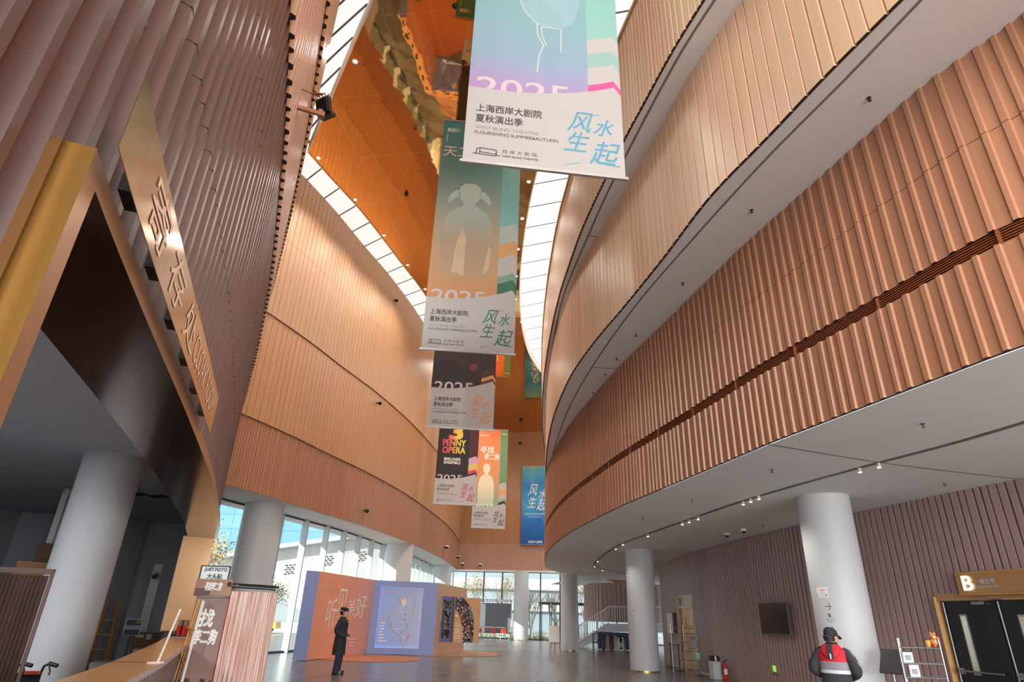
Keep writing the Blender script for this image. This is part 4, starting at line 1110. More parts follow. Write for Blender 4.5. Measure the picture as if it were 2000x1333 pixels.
def top_slots(P, Q, Q2, P2, n):
    mb = MB()
    for k in range(n):
        t = (k + .5) / n; a = (P.lerp(Q, t) + P2.lerp(Q2, t)) / 2; d = (Q - P).normalized(); nn = Vector((-d.y, d.x, 0))
        w_, h_ = .16, .09
        mb.quad(*[(p.x, p.y, 3.023) for p in (a - d * w_ - nn * h_, a + d * w_ - nn * h_, a + d * w_ + nn * h_, a - d * w_ + nn * h_)])
    return mb
def slab3(mb, name, mats): return mb.build(name, mats, r)
o = slab(A, B, B2, A2, 0, 1, 2); op = slab3(o, 'orange_panel', (ORG, BLU, PLY)); top_slots(A, B, B2, A2, 7).build('top_slots', SLOT, op)
# blue panel with a recessed light box
dB = (C_ - B); LB_ = dB.length; dB.normalize(); nB = Vector((dB.y, -dB.x, 0))
Bp = lambda u, z, n=0: B + dB * u + Zv * z + nB * n
u0, u1, z0, z1 = .30, 2.22, .28, 2.76
mb = MB()
for a, b, c, d in ((0, LB_, .018, z0), (0, LB_, z1, 3.02), (0, u0, z0, z1), (u1, LB_, z0, z1)): mb.quad(Bp(a, c), Bp(b, c), Bp(b, d), Bp(a, d), 0)
v = lambda p, z: (p.x, p.y, z)
mb.quad(v(B, 3.02), v(C_, 3.02), v(C2, 3.02), v(B2, 3.02), 1); mb.quad(v(C_, .018), v(C2, .018), v(C2, 3.02), v(C_, 3.02), 0); mb.quad(v(C2, .018), v(B2, .018), v(B2, 3.02), v(C2, 3.02), 0)
bp = mb.build('blue_panel', (BLU, PLY), r); top_slots(B, C_, C2, B2, 4).build('top_slots', SLOT, bp)
mb = MB(); mb.quad(Bp(u0, z0, -.1), Bp(u1, z0, -.1), Bp(u1, z1, -.1), Bp(u0, z1, -.1), 0)
LBX = gradient('map_sheet', [(0, (116, 142, 214)), (.6, (120, 144, 204)), (1, (136, 140, 176))], 'X', .3)
lb = mb.build('light_box', LBX, r)
mb = MB()
mb.quad(Bp(u1, z0, -.1), Bp(u1, z0), Bp(u1, z1), Bp(u1, z1, -.1)); mb.quad(Bp(u0, z0), Bp(u1, z0), Bp(u1, z0, -.1), Bp(u0, z0, -.1)); mb.quad(Bp(u0, z0, -.1), Bp(u0, z1, -.1), Bp(u0, z1), Bp(u0, z0)); mb.quad(Bp(u0, z1, -.1), Bp(u1, z1, -.1), Bp(u1, z1), Bp(u0, z1))
mb.build('lit_edge', emit_mat('edge_light', (190, 214, 250), .55), lb)
# generic street plan
mb = MB(); n_ = -.095
def mline(pts, t=.010, mi=0):
    for (a, b), (c, d) in zip(pts[:-1], pts[1:]):
        p, q = Bp(a, b, n_), Bp(c, d, n_); dd = (q - p).normalized(); s_ = nB.cross(dd) * t; mb.quad(p - s_, q - s_, q + s_, p + s_, mi)
out = [(1.72, 2.55), (1.45, 2.42), (1.32, 2.2), (1.1, 2.05), (1.02, 1.9), (.78, 1.84), (.76, 1.5), (.90, 1.35), (1.02, .95), (1.12, .85), (1.35, .78), (1.42, .5), (1.62, .42), (1.75, .8), (1.62, 1.0), (1.7, 1.35), (1.85, 1.6), (1.83, 1.95), (1.92, 2.1), (1.82, 2.3), (1.72, 2.55)]
mline(out, .008, 1)
for pts in ([(1.0, 1.9), (.9, 1.4), (1.1, .9)], [(1.35, 1.95), (1.42, 1.4), (1.5, .5)], [(.8, 1.6), (1.3, 1.7), (1.8, 1.75)], [(1.2, 1.3), (1.75, 1.35)], [(1.25, 1.95), (1.18, 1.5), (.95, 1.25)], [(1.6, 2.2), (1.66, 1.8), (1.55, 1.35)], [(1.3, .85), (1.72, .9)], [(1.1, 1.0), (1.5, 1.1)], [(.85, 1.72), (1.25, 1.55)], [(1.05, 1.7), (1.5, 2.1), (1.78, 2.3)], [(1.5, 1.9), (1.85, 2.0)], [(1.28, 2.3), (1.75, 2.4)], [(1.4, .6), (1.6, .7)]): mline(pts, .009, 0)
mb.poly([Bp(u, z, -.094) for u, z in ((1.30, 2.05), (1.26, 2.28), (1.44, 2.32), (1.52, 2.15), (1.44, 1.98), (1.36, 1.95))], 2)
rnd = random.Random(9)
for k in range(34):
    u, z = rnd.uniform(.85, 1.82), rnd.uniform(.6, 2.4); s_ = rnd.uniform(.012, .03)
    mb.poly([Bp(u + s_ * x, z + s_ * y, -.093) for x, y in ((-1, -1), (1, -1), (1, 1), (-1, 1))], (3, 1, 3, 4)[k % 4])
mb.build('map_print', (mat('map_cream', (222, 208, 196)), mat('map_rose', (196, 140, 132)), mat('map_park', (226, 220, 198)), mat('map_red', (202, 96, 74)), mat('map_green', (150, 190, 96))), lb)
mb = MB(); mb.text('听见美好', Bp(.56, 2.55, -.094), dB, Zv, w=.36, h=.09, mi=1); mb.text('城市地图', Bp(.52, 2.47, -.094), dB, Zv, w=.3, h=.04, mi=1)
for k in range(8):
    z = 1.36 - k * .12; mb.quad(Bp(.44, z, -.094), Bp(.44 + (.24, .22, .16, .2, .14, .2, .2, .36)[k], z, -.094), Bp(.44 + (.24, .22, .16, .2, .14, .2, .2, .36)[k], z + .045, -.094), Bp(.44, z + .045, -.094), 1 if k == 0 else 0)
mb.build('legend_print', (PAPER, mat('legend_orange', (232, 160, 116))), lb)
# orange panel print
dA = (B - A); LA = dA.length; dA.normalize(); nA = Vector((dA.y, -dA.x, 0))
Ap = lambda u, z, n=.008: A + dA * u + Zv * z + nA * n
mb = MB()
for ch, u, z, w_, h_ in (('听', .96, 1.05, .78, 1.08), ('见', 1.74, 1.60, .88, .90), ('美', 2.72, 1.52, .72, .62), ('好', 3.52, 1.45, 1.0, .92)):
    mb.text(ch, Ap(u, z), dA, Zv, w=w_, h=h_, bold=.004, shear=.06)
mb.text('2025', Ap(1.75, 1.40), dA, Zv, w=.5, h=.09); mb.text('主题展览', Ap(1.75, 1.22), dA, Zv, w=.5, h=.1)
for z in (.62, .5, .38): mb.quad(Ap(3.3, z), Ap(4.0 - (.62 - z), z), Ap(4.0 - (.62 - z), z + .03), Ap(3.3, z + .03))
mb.build('lettering', mat('cream_letter', (240, 226, 212), .5), op)
mb = MB(); PE = mat('peach_print', (236, 172, 128), .5)
def arcs(cu, cz, r0, r1, a0, a1, n=16, squash=1.0, mi=0):
    pts = [(cu + r0 * math.cos(a), cz + r0 * math.sin(a) * squash) for a in np.linspace(a0, a1, n)]; pt2 = [(cu + r1 * math.cos(a), cz + r1 * math.sin(a) * squash) for a in np.linspace(a0, a1, n)]
    for i in range(n - 1): mb.quad(Ap(*pts[i], .005), Ap(*pt2[i], .005), Ap(*pt2[i + 1], .005), Ap(*pts[i + 1], .005), mi)
for r0, r1 in ((.78, .86), (.62, .70), (.46, .52)): arcs(1.25, .98, r0, r1, PI * 1.05, PI * 1.95, squash=.75)
for r0, r1 in ((.92, 1.05), (.7, .76)): arcs(4.95, 1.25, r0, r1, PI * .55, PI * 1.45, squash=1.0)
for k in range(6): arcs(1.2, 2.3, .12 + k * .08, .15 + k * .08, PI * .1, PI * .9, 10)
mb.poly([Ap(u, z, .005) for u, z in ((.30, 2.45), (.82, 2.45), (.56, 2.95))]); mb.poly([Ap(u, z, .005) for u, z in ((.28, 1.75), (.36, 1.75), (.36, 2.2), (.74, 2.2), (.74, 1.75), (.82, 1.75), (.82, 2.32), (.28, 2.32))])
for k in range(3): mb.quad(Ap(.5 + k * .4, .95, .005), Ap(.72 + k * .4, .95, .005), Ap(.72 + k * .4, 1.25, .005), Ap(.5 + k * .4, 1.25, .005))
for k in range(5): a = PI * (.25 + k * .125); mb.poly([Ap(3.2 + .1 * math.cos(a), 2.35 + .1 * math.sin(a), .005), Ap(3.2 + .55 * math.cos(a - .06), 2.35 + .45 * math.sin(a - .06), .005), Ap(3.2 + .55 * math.cos(a + .06), 2.35 + .45 * math.sin(a + .06), .005)])
mb.build('ornament_print', PE, op)
# wooden panel with book-like photo boards
o = slab(C_, D, D2, C2, 0, 1, 2); wp = slab3(o, 'wood_panel', (PLY, PLY, PLY)); top_slots(C_, D, D2, C2, 6).build('top_slots', SLOT, wp)
ph1 = photo_mat('photos_stage', [(30, 30, 36), (96, 104, 80), (52, 56, 50), (150, 142, 120), (40, 46, 70), (110, 80, 66)], 13, 1.2)
ph2 = photo_mat('photos_hall', [(38, 36, 44), (74, 62, 60), (190, 176, 160), (54, 52, 62), (176, 90, 74), (40, 38, 44), (120, 106, 98), (110, 140, 160)], 13, 4.7)
E0, E1, E2, E3 = Vector((-2.93, 31.0, 0)), Vector((-2.36, 31.45, 0)), Vector((-2.26, 31.1, 0)), Vector((-1.06, 31.75, 0))
mb = MB(); 
def leaf(P, Q, z0, z1, th, mi=0):
    d = (Q - P); w = d.length; d = d.normalized(); plate(mb, (P + Q) / 2 + Zv * ((z0 + z1) / 2), d, Zv, w, z1 - z0, mi, th); return d, w
leaf(E0, E1, .54, 2.48, .05); b1 = mb.build('blue_photo_board', mat('board_blue', (108, 116, 170), .5), r)
mb = MB(); d, w_ = leaf(E0 + Vector((0, -.002, 0)), E0 + (E1 - E0) * .01, .54, .55, .001); mb = MB()
d = (E1 - E0).normalized(); nn = Vector((d.y, -d.x, 0)); ep = lambda u, z, n=.004: E0 + d * u + Zv * z + nn * n
for z in (1.95, 1.52, 1.12, .70): mb.quad(ep(.18, z), ep(.62, z), ep(.62, z + .36), ep(.18, z + .36))
mb.build('photo_print', ph1, b1)
mb = MB(); mb.quad(ep(.06, 1.4), ep(.09, 1.4), ep(.09, 2.35), ep(.06, 2.35)); mb.build('caption_print', PAPER, b1)
mb = MB(); leaf(E1, E2, .54, 2.47, .04); mb.build('spine_board', mat('board_brown', (136, 96, 76), .5), r)
mb = MB(); leaf(E2, E3, .53, 2.46, .06); b2 = mb.build('tan_photo_board', mat('board_tan', (214, 168, 122), .5), r)
mb = MB(); d2 = (E3 - E2).normalized(); n2 = Vector((d2.y, -d2.x, 0)); fp = lambda u, z, n=.004: E2 + d2 * u + Zv * z + n2 * n
LE = [(.02, 1.95), (.16, 1.85), (.30, 1.6), (.42, 1.3), (.50, .95), (.52, .53)]; RE = [(.45, 2.44), (.62, 2.3), (.82, 2.05), (.98, 1.75), (1.05, 1.4), (1.06, .53)]
LE = [(.02, 2.44)] + LE; RE = [(.40, 2.46)] + RE
for i in range(6): mb.quad(fp(*LE[i]), fp(*RE[i]), fp(*RE[i + 1]), fp(*LE[i + 1]))
mb.build('photo_print', ph2, b2)
mb = MB()
for k, z in enumerate((1.62, 1.32, 1.24, 1.08, 1.0, .92, .8, .7)): mb.quad(fp(.05, z), fp(.05 + (.14, .2, .3, .3, .34, .3, .36, .34)[k], z), fp(.05 + (.14, .2, .3, .3, .34, .3, .36, .34)[k], z + (.08 if k == 0 else .025)), fp(.05, z + (.08 if k == 0 else .025)))
mb.build('caption_print', PAPER, b2)
# carpets
CAR = mat('orange_carpet', (168, 104, 70), .8, var=.05, scale=20); CAR2 = mat('tan_carpet', (158, 122, 98), .6, var=.04, scale=20)
mb = MB(); mb.cyl((-5.35, 27.3), 2.15, .002, .014, 64); single(mb, 'carpet_disc', CAR, 'round orange carpet lying in front of the orange panel', 'carpet')
mb = MB(); mb.cyl((-3.1, 33.0), 3.1, .003, .016, 64); single(mb, 'carpet_disc', CAR2, 'round tan carpet lying under the wooden panel', 'carpet')

# ------------------------------------------------------------------ people
def skin_mesh(nodes, edges, sub=2, root=0):
    """one continuous surface grown round a skeleton"""
    me = bpy.data.meshes.new('skin'); me.from_pydata([n[0] for n in nodes], edges, [])
    o = bpy.data.objects.new('skin', me); COL.objects.link(o)
    md = o.modifiers.new('s', 'SKIN'); md.use_smooth_shade = True
    for v_, n in zip(me.skin_vertices[0].data, nodes):
        q = n[1]; v_.radius = q if isinstance(q, tuple) else (q, q); v_.use_root = False
    me.skin_vertices[0].data[root].use_root = True
    sb = o.modifiers.new('u', 'SUBSURF'); sb.levels = sub; sb.render_levels = sub
    bpy.context.view_layer.update(); dg = bpy.context.evaluated_depsgraph_get()
    out = bpy.data.meshes.new_from_object(o.evaluated_get(dg))
    vs = [v_.co.copy() for v_ in out.vertices]; fs = [tuple(p.vertices) for p in out.polygons]
    bpy.data.objects.remove(o); bpy.data.meshes.remove(me); bpy.data.meshes.remove(out)
    return vs, fs
def make_person(name, label, loc, rz, H, J, hands, skin, parts_fn):
    r = thing(name, label, 'person', loc)
    k = H / 1.76; R = Matrix.Rotation(rz, 3, 'Z')
    T = lambda p: Vector(loc) + R @ (Vector(p) * k)
    nodes = [((0, 0, .95), (.15, .11)), ((0, 0, 1.12), (.135, .10)), (J['chest'], (.135, .10)), (J['neck'], .058), (J['jaw'], (.066, .078)), (J['head'], (.078, .096)), (J['crown'], (.06, .075))]
    edges = [(0, 1), (1, 2), (2, 3), (3, 4), (4, 5), (5, 6)]
    # nose
    f = Vector(J['face']); jw = Vector(J['jaw']).lerp(Vector(J['head']), .55)
    nodes.append((tuple(jw + f * .10), .014)); edges.append((4, len(nodes) - 1))
    for s_, side in ((1, 'l'), (-1, 'r')):
        sh, el, wr = J['sh_' + side], J['el_' + side], J['wr_' + side]
        i = len(nodes); nodes += [(sh, .05), (el, .042), (wr, .028)]; edges += [(2, i), (i, i + 1), (i + 1, i + 2)]
        wv = Vector(wr); hd = Vector(hands[side][0]).normalized(); pn = Vector(hands[side][1]).normalized(); sd = hd.cross(pn)
        pal = wv + hd * .05; j = len(nodes); nodes.append((tuple(pal), (.036, .022))); edges.append((i + 2, j))
        for q, (o_, L_) in enumerate(((-.028, .062), (-.009, .074), (.010, .070), (.028, .054))):
            b0 = wv + hd * .085 + sd * o_; b1 = b0 + (hd * .8 + pn * .35).normalized() * L_ * .55; b2 = b1 + (hd * .4 + pn * .9).normalized() * L_ * .5
            m_ = len(nodes); nodes += [(tuple(b0), .0095), (tuple(b1), .0088), (tuple(b2), .0078)]; edges += [(j, m_), (m_, m_ + 1), (m_ + 1, m_ + 2)]
        b0 = wv + hd * .035 - sd * .034; b1 = b0 + (hd * .7 - sd * .5 + pn * .3).normalized() * .035; b2 = b1 + (hd * .8 + pn * .3).normalized() * .03
        m_ = len(nodes); nodes += [(tuple(b0), .012), (tuple(b1), .010), (tuple(b2), .0085)]; edges += [(j, m_), (m_, m_ + 1), (m_ + 1, m_ + 2)]
        hp, kn, an, to = J['hp_' + side], J['kn_' + side], J['an_' + side], J['to_' + side]
        i = len(nodes); nodes += [(hp, .085), (kn, .058), (an, .042), (to, .026)]; edges += [(0, i), (i, i + 1), (i + 1, i + 2), (i + 2, i + 3)]
    vs, fs = skin_mesh(nodes, edges)
    mb = MB(); mb.add([T(v_) for v_ in vs], fs, 0, True); mb.build('body', skin, r)
    parts_fn(r, T, R, k)
    return r
def ring(T, c, rx, ry, n=20, tilt=(0, 0), wob=0.0, ph=0.0, rot=0.0):
    out = []
    for i in range(n):
        a = 2 * PI * i / n; w_ = 1 + wob * math.sin(5 * a + ph)
        x, y = rx * w_ * math.cos(a), ry * w_ * math.sin(a)
        x, y = x * math.cos(rot) - y * math.sin(rot), x * math.sin(rot) + y * math.cos(rot)
        out.append(T((c[0] + x, c[1] + y, c[2] + tilt[0] * x + tilt[1] * y)))
    return out
def limb(mb, T, pts, radii, n=14, mi=0, k=1.0):
    P = []; 
    C = smooth3(pts, 5); rr = np.interp(np.linspace(0, len(pts) - 1, len(C)), range(len(pts)), radii)
    mb.tube([T(p) for p in C], [x * k for x in rr], n, mi)
def smooth3(pts, m_):
    P = [Vector(p) for p in pts]; P = [P[0] * 2 - P[1]] + P + [P[-1] * 2 - P[-2]]; out = []
    for i in range(1, len(P) - 2):
        a, b, c, d = P[i - 1:i + 3]
        for q in range(m_):
            t = q / m_; out.append(.5 * (2 * b + (c - a) * t + (2 * a - 5 * b + 4 * c - d) * t * t + (3 * b - a - 3 * c + d) * t**3))
    out.append(P[-2]); return out
SKIN = mat('skin', (206, 156, 130), .5, var=.04)
HAIR = mat('black_hair', (30, 26, 26), .6, var=.2)
NAVY = mat('dark_coat_cloth', (40, 42, 50), .85, var=.12, scale=12)
TROU = mat('navy_trousers', (38, 46, 66), .85, var=.12, scale=12)
SHOE = mat('black_leather', (32, 28, 28), .35)
SHIRT = mat('white_shirt', (214, 210, 208), .8)
# the visitor faces +x; his left side is +y
JM = dict(chest=(0, 0, 1.30), neck=(.0, 0, 1.475), jaw=(.035, 0, 1.555), head=(.025, 0, 1.635), crown=(.015, 0, 1.70), face=(1, 0, -.05),
          sh_l=(0, .185, 1.37), el_l=(-.04, .25, 1.12), wr_l=(.18, .10, .975), sh_r=(0, -.185, 1.37), el_r=(-.06, -.25, 1.11), wr_r=(.18, -.10, .97),
          hp_l=(0, .09, .90), kn_l=(.02, .10, .50), an_l=(-.02, .10, .09), to_l=(.12, .115, .035), hp_r=(0, -.09, .90), kn_r=(.03, -.10, .50), an_r=(.0, -.11, .09), to_r=(.14, -.13, .035))
HM = dict(l=((.55, -.6, -.5), (-.3, -.4, -.5)), r=((.55, .6, -.5), (-.3, .4, -.5)))
def dress_visitor(r, T, R, k):
    mb = MB()
    secs = [((-.01, 0, .50), .185, .215), ((-.01, 0, .66), .18, .21), ((-.005, 0, .85), .172, .205), ((0, 0, 1.0), .160, .195), ((0, 0, 1.15), .155, .19), ((0, 0, 1.30), .166, .212), ((0, 0, 1.39), .15, .212), ((-.005, 0, 1.445), .11, .155), ((-.005, 0, 1.475), .078, .085)]
    mb.loft([ring(T, c, a, b, 24, wob=.02 if i < 4 else .0, ph=i) for i, (c, a, b) in enumerate(secs)], 0, False)
    for s_ in ('l', 'r'):
        limb(mb, T, [tuple(Vector(JM['sh_' + s_]) * .97 + Vector((0, 0, .035))), JM['sh_' + s_], JM['el_' + s_], JM['wr_' + s_]], [.062, .094, .076, .056], k=k)
    coat = mb.build('coat', NAVY, r)
    mb = MB()
    for s_ in (-1, 1): mb.loft([[T(p) for p in ((.06, s_ * .085, 1.50), (.085, s_ * .05, 1.505))], [T(p) for p in ((.12, s_ * .13, 1.38), (.155, s_ * .05, 1.36))], [T(p) for p in ((.162, s_ * .07, 1.22), (.166, s_ * .015, 1.20))]], 0, False, False, False)
    mb.loft([ring(T, (-.012, 0, 1.445), .098, .125, 20), ring(T, (-.012, 0, 1.50), .085, .095, 20), ring(T, (-.012, 0, 1.515), .074, .08, 20)], 0, False)
    mb.build('collar', NAVY, coat)
    mb = MB(); mb.poly([T(p) for p in ((.125, -.05, 1.37), (.125, .05, 1.37), (.085, .045, 1.49), (.085, -.045, 1.49))]); mb.loft([ring(T, (.005, 0, 1.47), .07, .066, 16), ring(T, (.008, 0, 1.515), .063, .062, 16)], 0, False); mb.build('shirt', SHIRT, r)
    mb = MB()
    for z in (1.14, 1.0, .86): mb.ball(T((.165, -.03, z)), .012 * k, 8)
    mb.build('buttons', BLACK, coat)
    mb = MB()
    for s_ in ('l', 'r'):
        limb(mb, T, [JM['hp_' + s_], JM['kn_' + s_], tuple(Vector(JM['an_' + s_]) + Vector((0, 0, -.045)))], [.105, .086, .085], k=k)
    mb.build('trousers', TROU, r)
    for s_ in ('l', 'r'):
        mb = MB(); a = Vector(JM['an_' + s_])
        mb.loft([[T(a + Vector((x, y * w_, -.09 + z))) for x, y in ((-.08, -.6), (-.03, -1), (.08, -1), (.17, -.75), (.205, 0), (.17, .75), (.08, 1), (-.03, 1), (-.08, .6), (-.095, 0))] for z, w_ in ((0, .046), (.03, .050), (.065, .048), (.10, .042))], 0, True, True); mb.build('shoe', SHOE, r)
    mb = MB()   # hair under a soft cap
    mb.loft([ring(T, (-.02, 0, z), a, b, 20) for z, a, b in ((1.56, .085, .078), (1.60, .098, .084), (1.66, .106, .09))], 0, False); mb.build('hair', HAIR, r)
    mb = MB(); mb.loft([ring(T, (.008 + dx, 0, z), a, b, 22, tilt=(-.12, 0)) for z, a, b, dx in ((1.672, .108, .092, -.01), (1.70, .126, .106, -.01), (1.735, .122, .102, -.01), (1.762, .093, .08, -.012), (1.772, .04, .035, -.012))], 0, True)
    mb.loft([ring(T, (.085, 0, 1.672), .055, .068, 16, tilt=(-.15, 0)), ring(T, (.085, 0, 1.684), .053, .066, 16, tilt=(-.15, 0))], 0, True); mb.build('cap', mat('cap_wool', (34, 34, 38), .9, var=.15, scale=30), r)
    for s_ in (-1, 1):
        mb = MB(); mb.ball(T((.106, s_ * .032, 1.632)), (.008 * k, .013 * k, .007 * k), 8); mb.build('eye', BLACK, r)
        mb = MB(); mb.ball(T((.015, s_ * .085, 1.615)), (.02 * k, .01 * k, .032 * k), 8); mb.build('ear', SKIN, r)
    mb = MB(); mb.ball(T((.108, 0, 1.567)), (.008 * k, .024 * k, .006 * k), 8); mb.build('mouth', mat('lips', (170, 100, 90), .5), r)
make_person('person', 'standing person in a long dark coat and cap before the orange panel', (-4.72, 19.85, 0), -.08, 1.76, JM, HM, SKIN, dress_visitor)

# the guard faces +x locally and is turned away from the camera
JG = dict(JM)
JG.update(sh_l=(0, .205, 1.36), el_l=(-.04, .325, 1.13), wr_l=(.16, .17, 1.02), sh_r=(0, -.205, 1.36), el_r=(-.04, -.325, 1.13), wr_r=(.16, -.17, 1.02), jaw=(.038, -.022, 1.555), head=(.03, -.018, 1.635), face=(.87, -.5, -.12))
JRED = mat('jacket_red', (196, 22, 44), .7, var=.05); JGRY = mat('jacket_grey', (140, 136, 144), .8, var=.04); REFL = mat('reflective_strip', (196, 206, 210), .4, var=.03); JBLK = mat('jacket_charcoal', (52, 52, 58), .85, var=.1, scale=10)
def dress_guard(r, T, R, k):
    hr = Matrix.Rotation(-.5, 3, 'Z'); Th = lambda p: T(hr @ Vector(p))
    mb = MB()
    secs = [((-.01, 0, .74), .165, .225, 3), ((-.01, 0, .95), .168, .232, 3), ((-.01, 0, 1.075), .165, .232, 3), ((-.01, 0, 1.08), .168, .235, 2), ((-.01, 0, 1.125), .168, .235, 2), ((-.01, 0, 1.13), .166, .235, 1), ((-.01, 0, 1.245), .168, .238, 1), ((-.01, 0, 1.25), .168, .238, 0), ((-.012, 0, 1.34), .165, .235, 0), ((-.015, 0, 1.41), .14, .215, 0), ((-.015, 0, 1.455), .10, .15, 0), ((-.015, 0, 1.48), .08, .09, 0)]
    rg = [ring(T, c, a, b, 26) for c, a, b, _ in secs]
    for i in range(len(rg) - 1): mb.loft([rg[i], rg[i + 1]], secs[i][3], False)
    for s_, y in (('l', 1), ('r', -1)):
        sh, el, wr = JG['sh_' + s_], JG['el_' + s_], JG['wr_' + s_]
        limb(mb, T, [(0, y * .10, 1.38), sh, el, wr], [.05, .086, .078, .060], mi=3, k=k)
    jk = mb.build('jacket', (JRED, JGRY, REFL, JBLK), r)
    mb = MB()    # grey shoulder stripes along the sleeves
    for s_, y in (('l', 1), ('r', -1)):
        sh, el = Vector(JG['sh_' + s_]), Vector(JG['el_' + s_]); C = smooth3([(-.0, y * .17, 1.462), (0, y * .262, 1.415), tuple(sh.lerp(el, .45) + Vector((-.02, y * .078, .03))), tuple(el + Vector((-.02, y * .075, .06)))], 5)
        mb.loft([[T(p + Vector((-.045, 0, 0))) for p in C], [T(p + Vector((0, y * .008, .008))) for p in C], [T(p + Vector((.045, 0, 0))) for p in C]], 0, False, True, False)
    mb.build('sleeve_stripe', JGRY, jk)
    mb = MB()    # hood lying on the back
    mb.loft([ring(T, (c_, 0, z), a, b, 22) for z, a, b, c_ in ((1.295, .03, .05, -.17), (1.315, .05, .10, -.155), (1.37, .065, .145, -.135), (1.43, .07, .155, -.105), (1.475, .08, .135, -.065), (1.505, .075, .105, -.03))], 0, True)
    mb.build('hood', JRED, r)
    mb = MB(); C = [(-.19 - .004, 1.49), (-.19, 1.43)]
    st = [(-.112, 1.505), (-.150, 1.475), (-.180, 1.43), (-.205, 1.37), (-.210, 1.315), (-.203, 1.29)]
    mb.loft([[T((x - .004, -.045 - .0 + (1.488 - z) * -.1, z)) for x, z in st], [T((x - .008, -.0 + (1.488 - z) * -.1, z)) for x, z in st], [T((x - .004, .045 + (1.488 - z) * -.1, z)) for x, z in st]], 0, False, True, False); mb.build('hood_stripe', JBLK, r)
    mb = MB(); st = st[3:]; mb.loft([[T((x - .013, -.012 + (1.488 - z) * -.1, z)) for x, z in st], [T((x - .013, .012 + (1.488 - z) * -.1, z)) for x, z in st]], 0, False, False, False); mb.build('hood_reflector', REFL, r)
    mb = MB(); mb.loft([ring(T, (-.005, 0, z), a, b, 18) for z, a, b in ((1.44, .095, .11), (1.50, .088, .092), (1.535, .082, .084))], 0, False); mb.build('neck_warmer', mat('black_fleece', (30, 32, 36), .95), r)
    mb = MB(); CAPB = mat('black_cap', (36, 40, 46), .8, var=.08)
    mb.loft([ring(Th, (.015, 0, z), a, b, 22, tilt=(-.14, 0)) for z, a, b in ((1.622, .118, .096), (1.665, .118, .097), (1.71, .105, .088), (1.745, .07, .06), (1.757, .02, .02))], 0, True)
    br = [[Th((.10 + .105 * math.cos(a) * q, .088 * math.sin(a), 1.632 - .05 * q * math.cos(a) - dz)) for a in np.linspace(-PI / 2, PI / 2, 12)] for q, dz in ((.1, 0), (1, 0), (1, .008), (.1, .008))]
    mb.loft(br, 0, False, True, False); mb.build('cap', CAPB, r)
    mb = MB(); mb.box(Th((-.098, -.02, 1.622)), (.012, .05, .018), 1.2); mb.build('cap_buckle', BRASS, r)
    mb = MB(); mb.loft([ring(Th, (-.025, 0, z), a, b, 20) for z, a, b in ((1.545, .085, .078), (1.60, .10, .086), (1.63, .105, .088))], 0, False); mb.build('hair', HAIR, r)
    for s_ in (-1, 1):
        mb = MB(); mb.ball(Th((.02, s_ * .083, 1.60)), (.02 * k, .012 * k, .03 * k), 8); mb.build('ear', SKIN, r)
        mb = MB(); mb.tube([Th((.02, s_ * .088, 1.622)), Th((.13, s_ * .075, 1.63)), Th((.135, s_ * .02, 1.628))], .004, 5); mb.build('glasses', FRAME, r)
        mb = MB(); mb.ball(Th((.112, s_ * .032, 1.615)), (.008 * k, .013 * k, .007 * k), 8); mb.build('eye', BLACK, r)
    mb = MB()
    for s_ in ('l', 'r'): limb(mb, T, [JG['hp_' + s_], JG['kn_' + s_], JG['an_' + s_]], [.11, .088, .085], k=k)
    mb.build('trousers', JBLK, r)
    for s_ in ('l', 'r'):
        mb = MB(); a = Vector(JG['an_' + s_])
        mb.loft([[T(a + Vector((x, y * w_, -.09 + z))) for x, y in ((-.08, -.6), (-.03, -1), (.08, -1), (.17, -.75), (.205, 0), (.17, .75), (.08, 1), (-.03, 1), (-.08, .6), (-.095, 0))] for z, w_ in ((0, .046), (.03, .050), (.065, .048), (.10, .042))], 0, True, True); mb.build('shoe', SHOE, r)
make_person('person', 'person in a red and grey reflective jacket and black cap, back turned', (5.14, 10.45, 0), 0.84, 1.66, JG, HM, SKIN, dress_guard)

# ------------------------------------------------------------------ right wall: black doors, sign, television, gold door
def wallframe(ya, yb):
    """point a, unit along, unit normal into the hall for a flat thing on the right wall"""
    a, b = RW.at(RW.t_of_y(ya)), RW.at(RW.t_of_y(yb)); u = (b - a).normalized(); return a, u, Vector((u.y, -u.x, 0)) , (b - a).length
a, u, nn, L_ = wallframe(13.34, 10.2)
q = lambda x, z, n=0: a + u * x + Zv * z + nn * n
d2r = thing('door_2', 'black double door under the lettered gold sign', 'door', a)
d2r['kind'] = 'structure'
GOLDP = mat('gold_painted_panel', (190, 146, 96), .35, .2, var=.04)
BLKD = mat('black_door', (24, 26, 29), .35, var=.1)
mb = MB()
for x in (.0, L_ - .03): mb.bar(q(x, 0), q(x, 2.30), .05, .14)
mb.bar(q(0, 2.29), q(L_, 2.29), .05, .14); mb.build('frame', GOLDP, d2r)
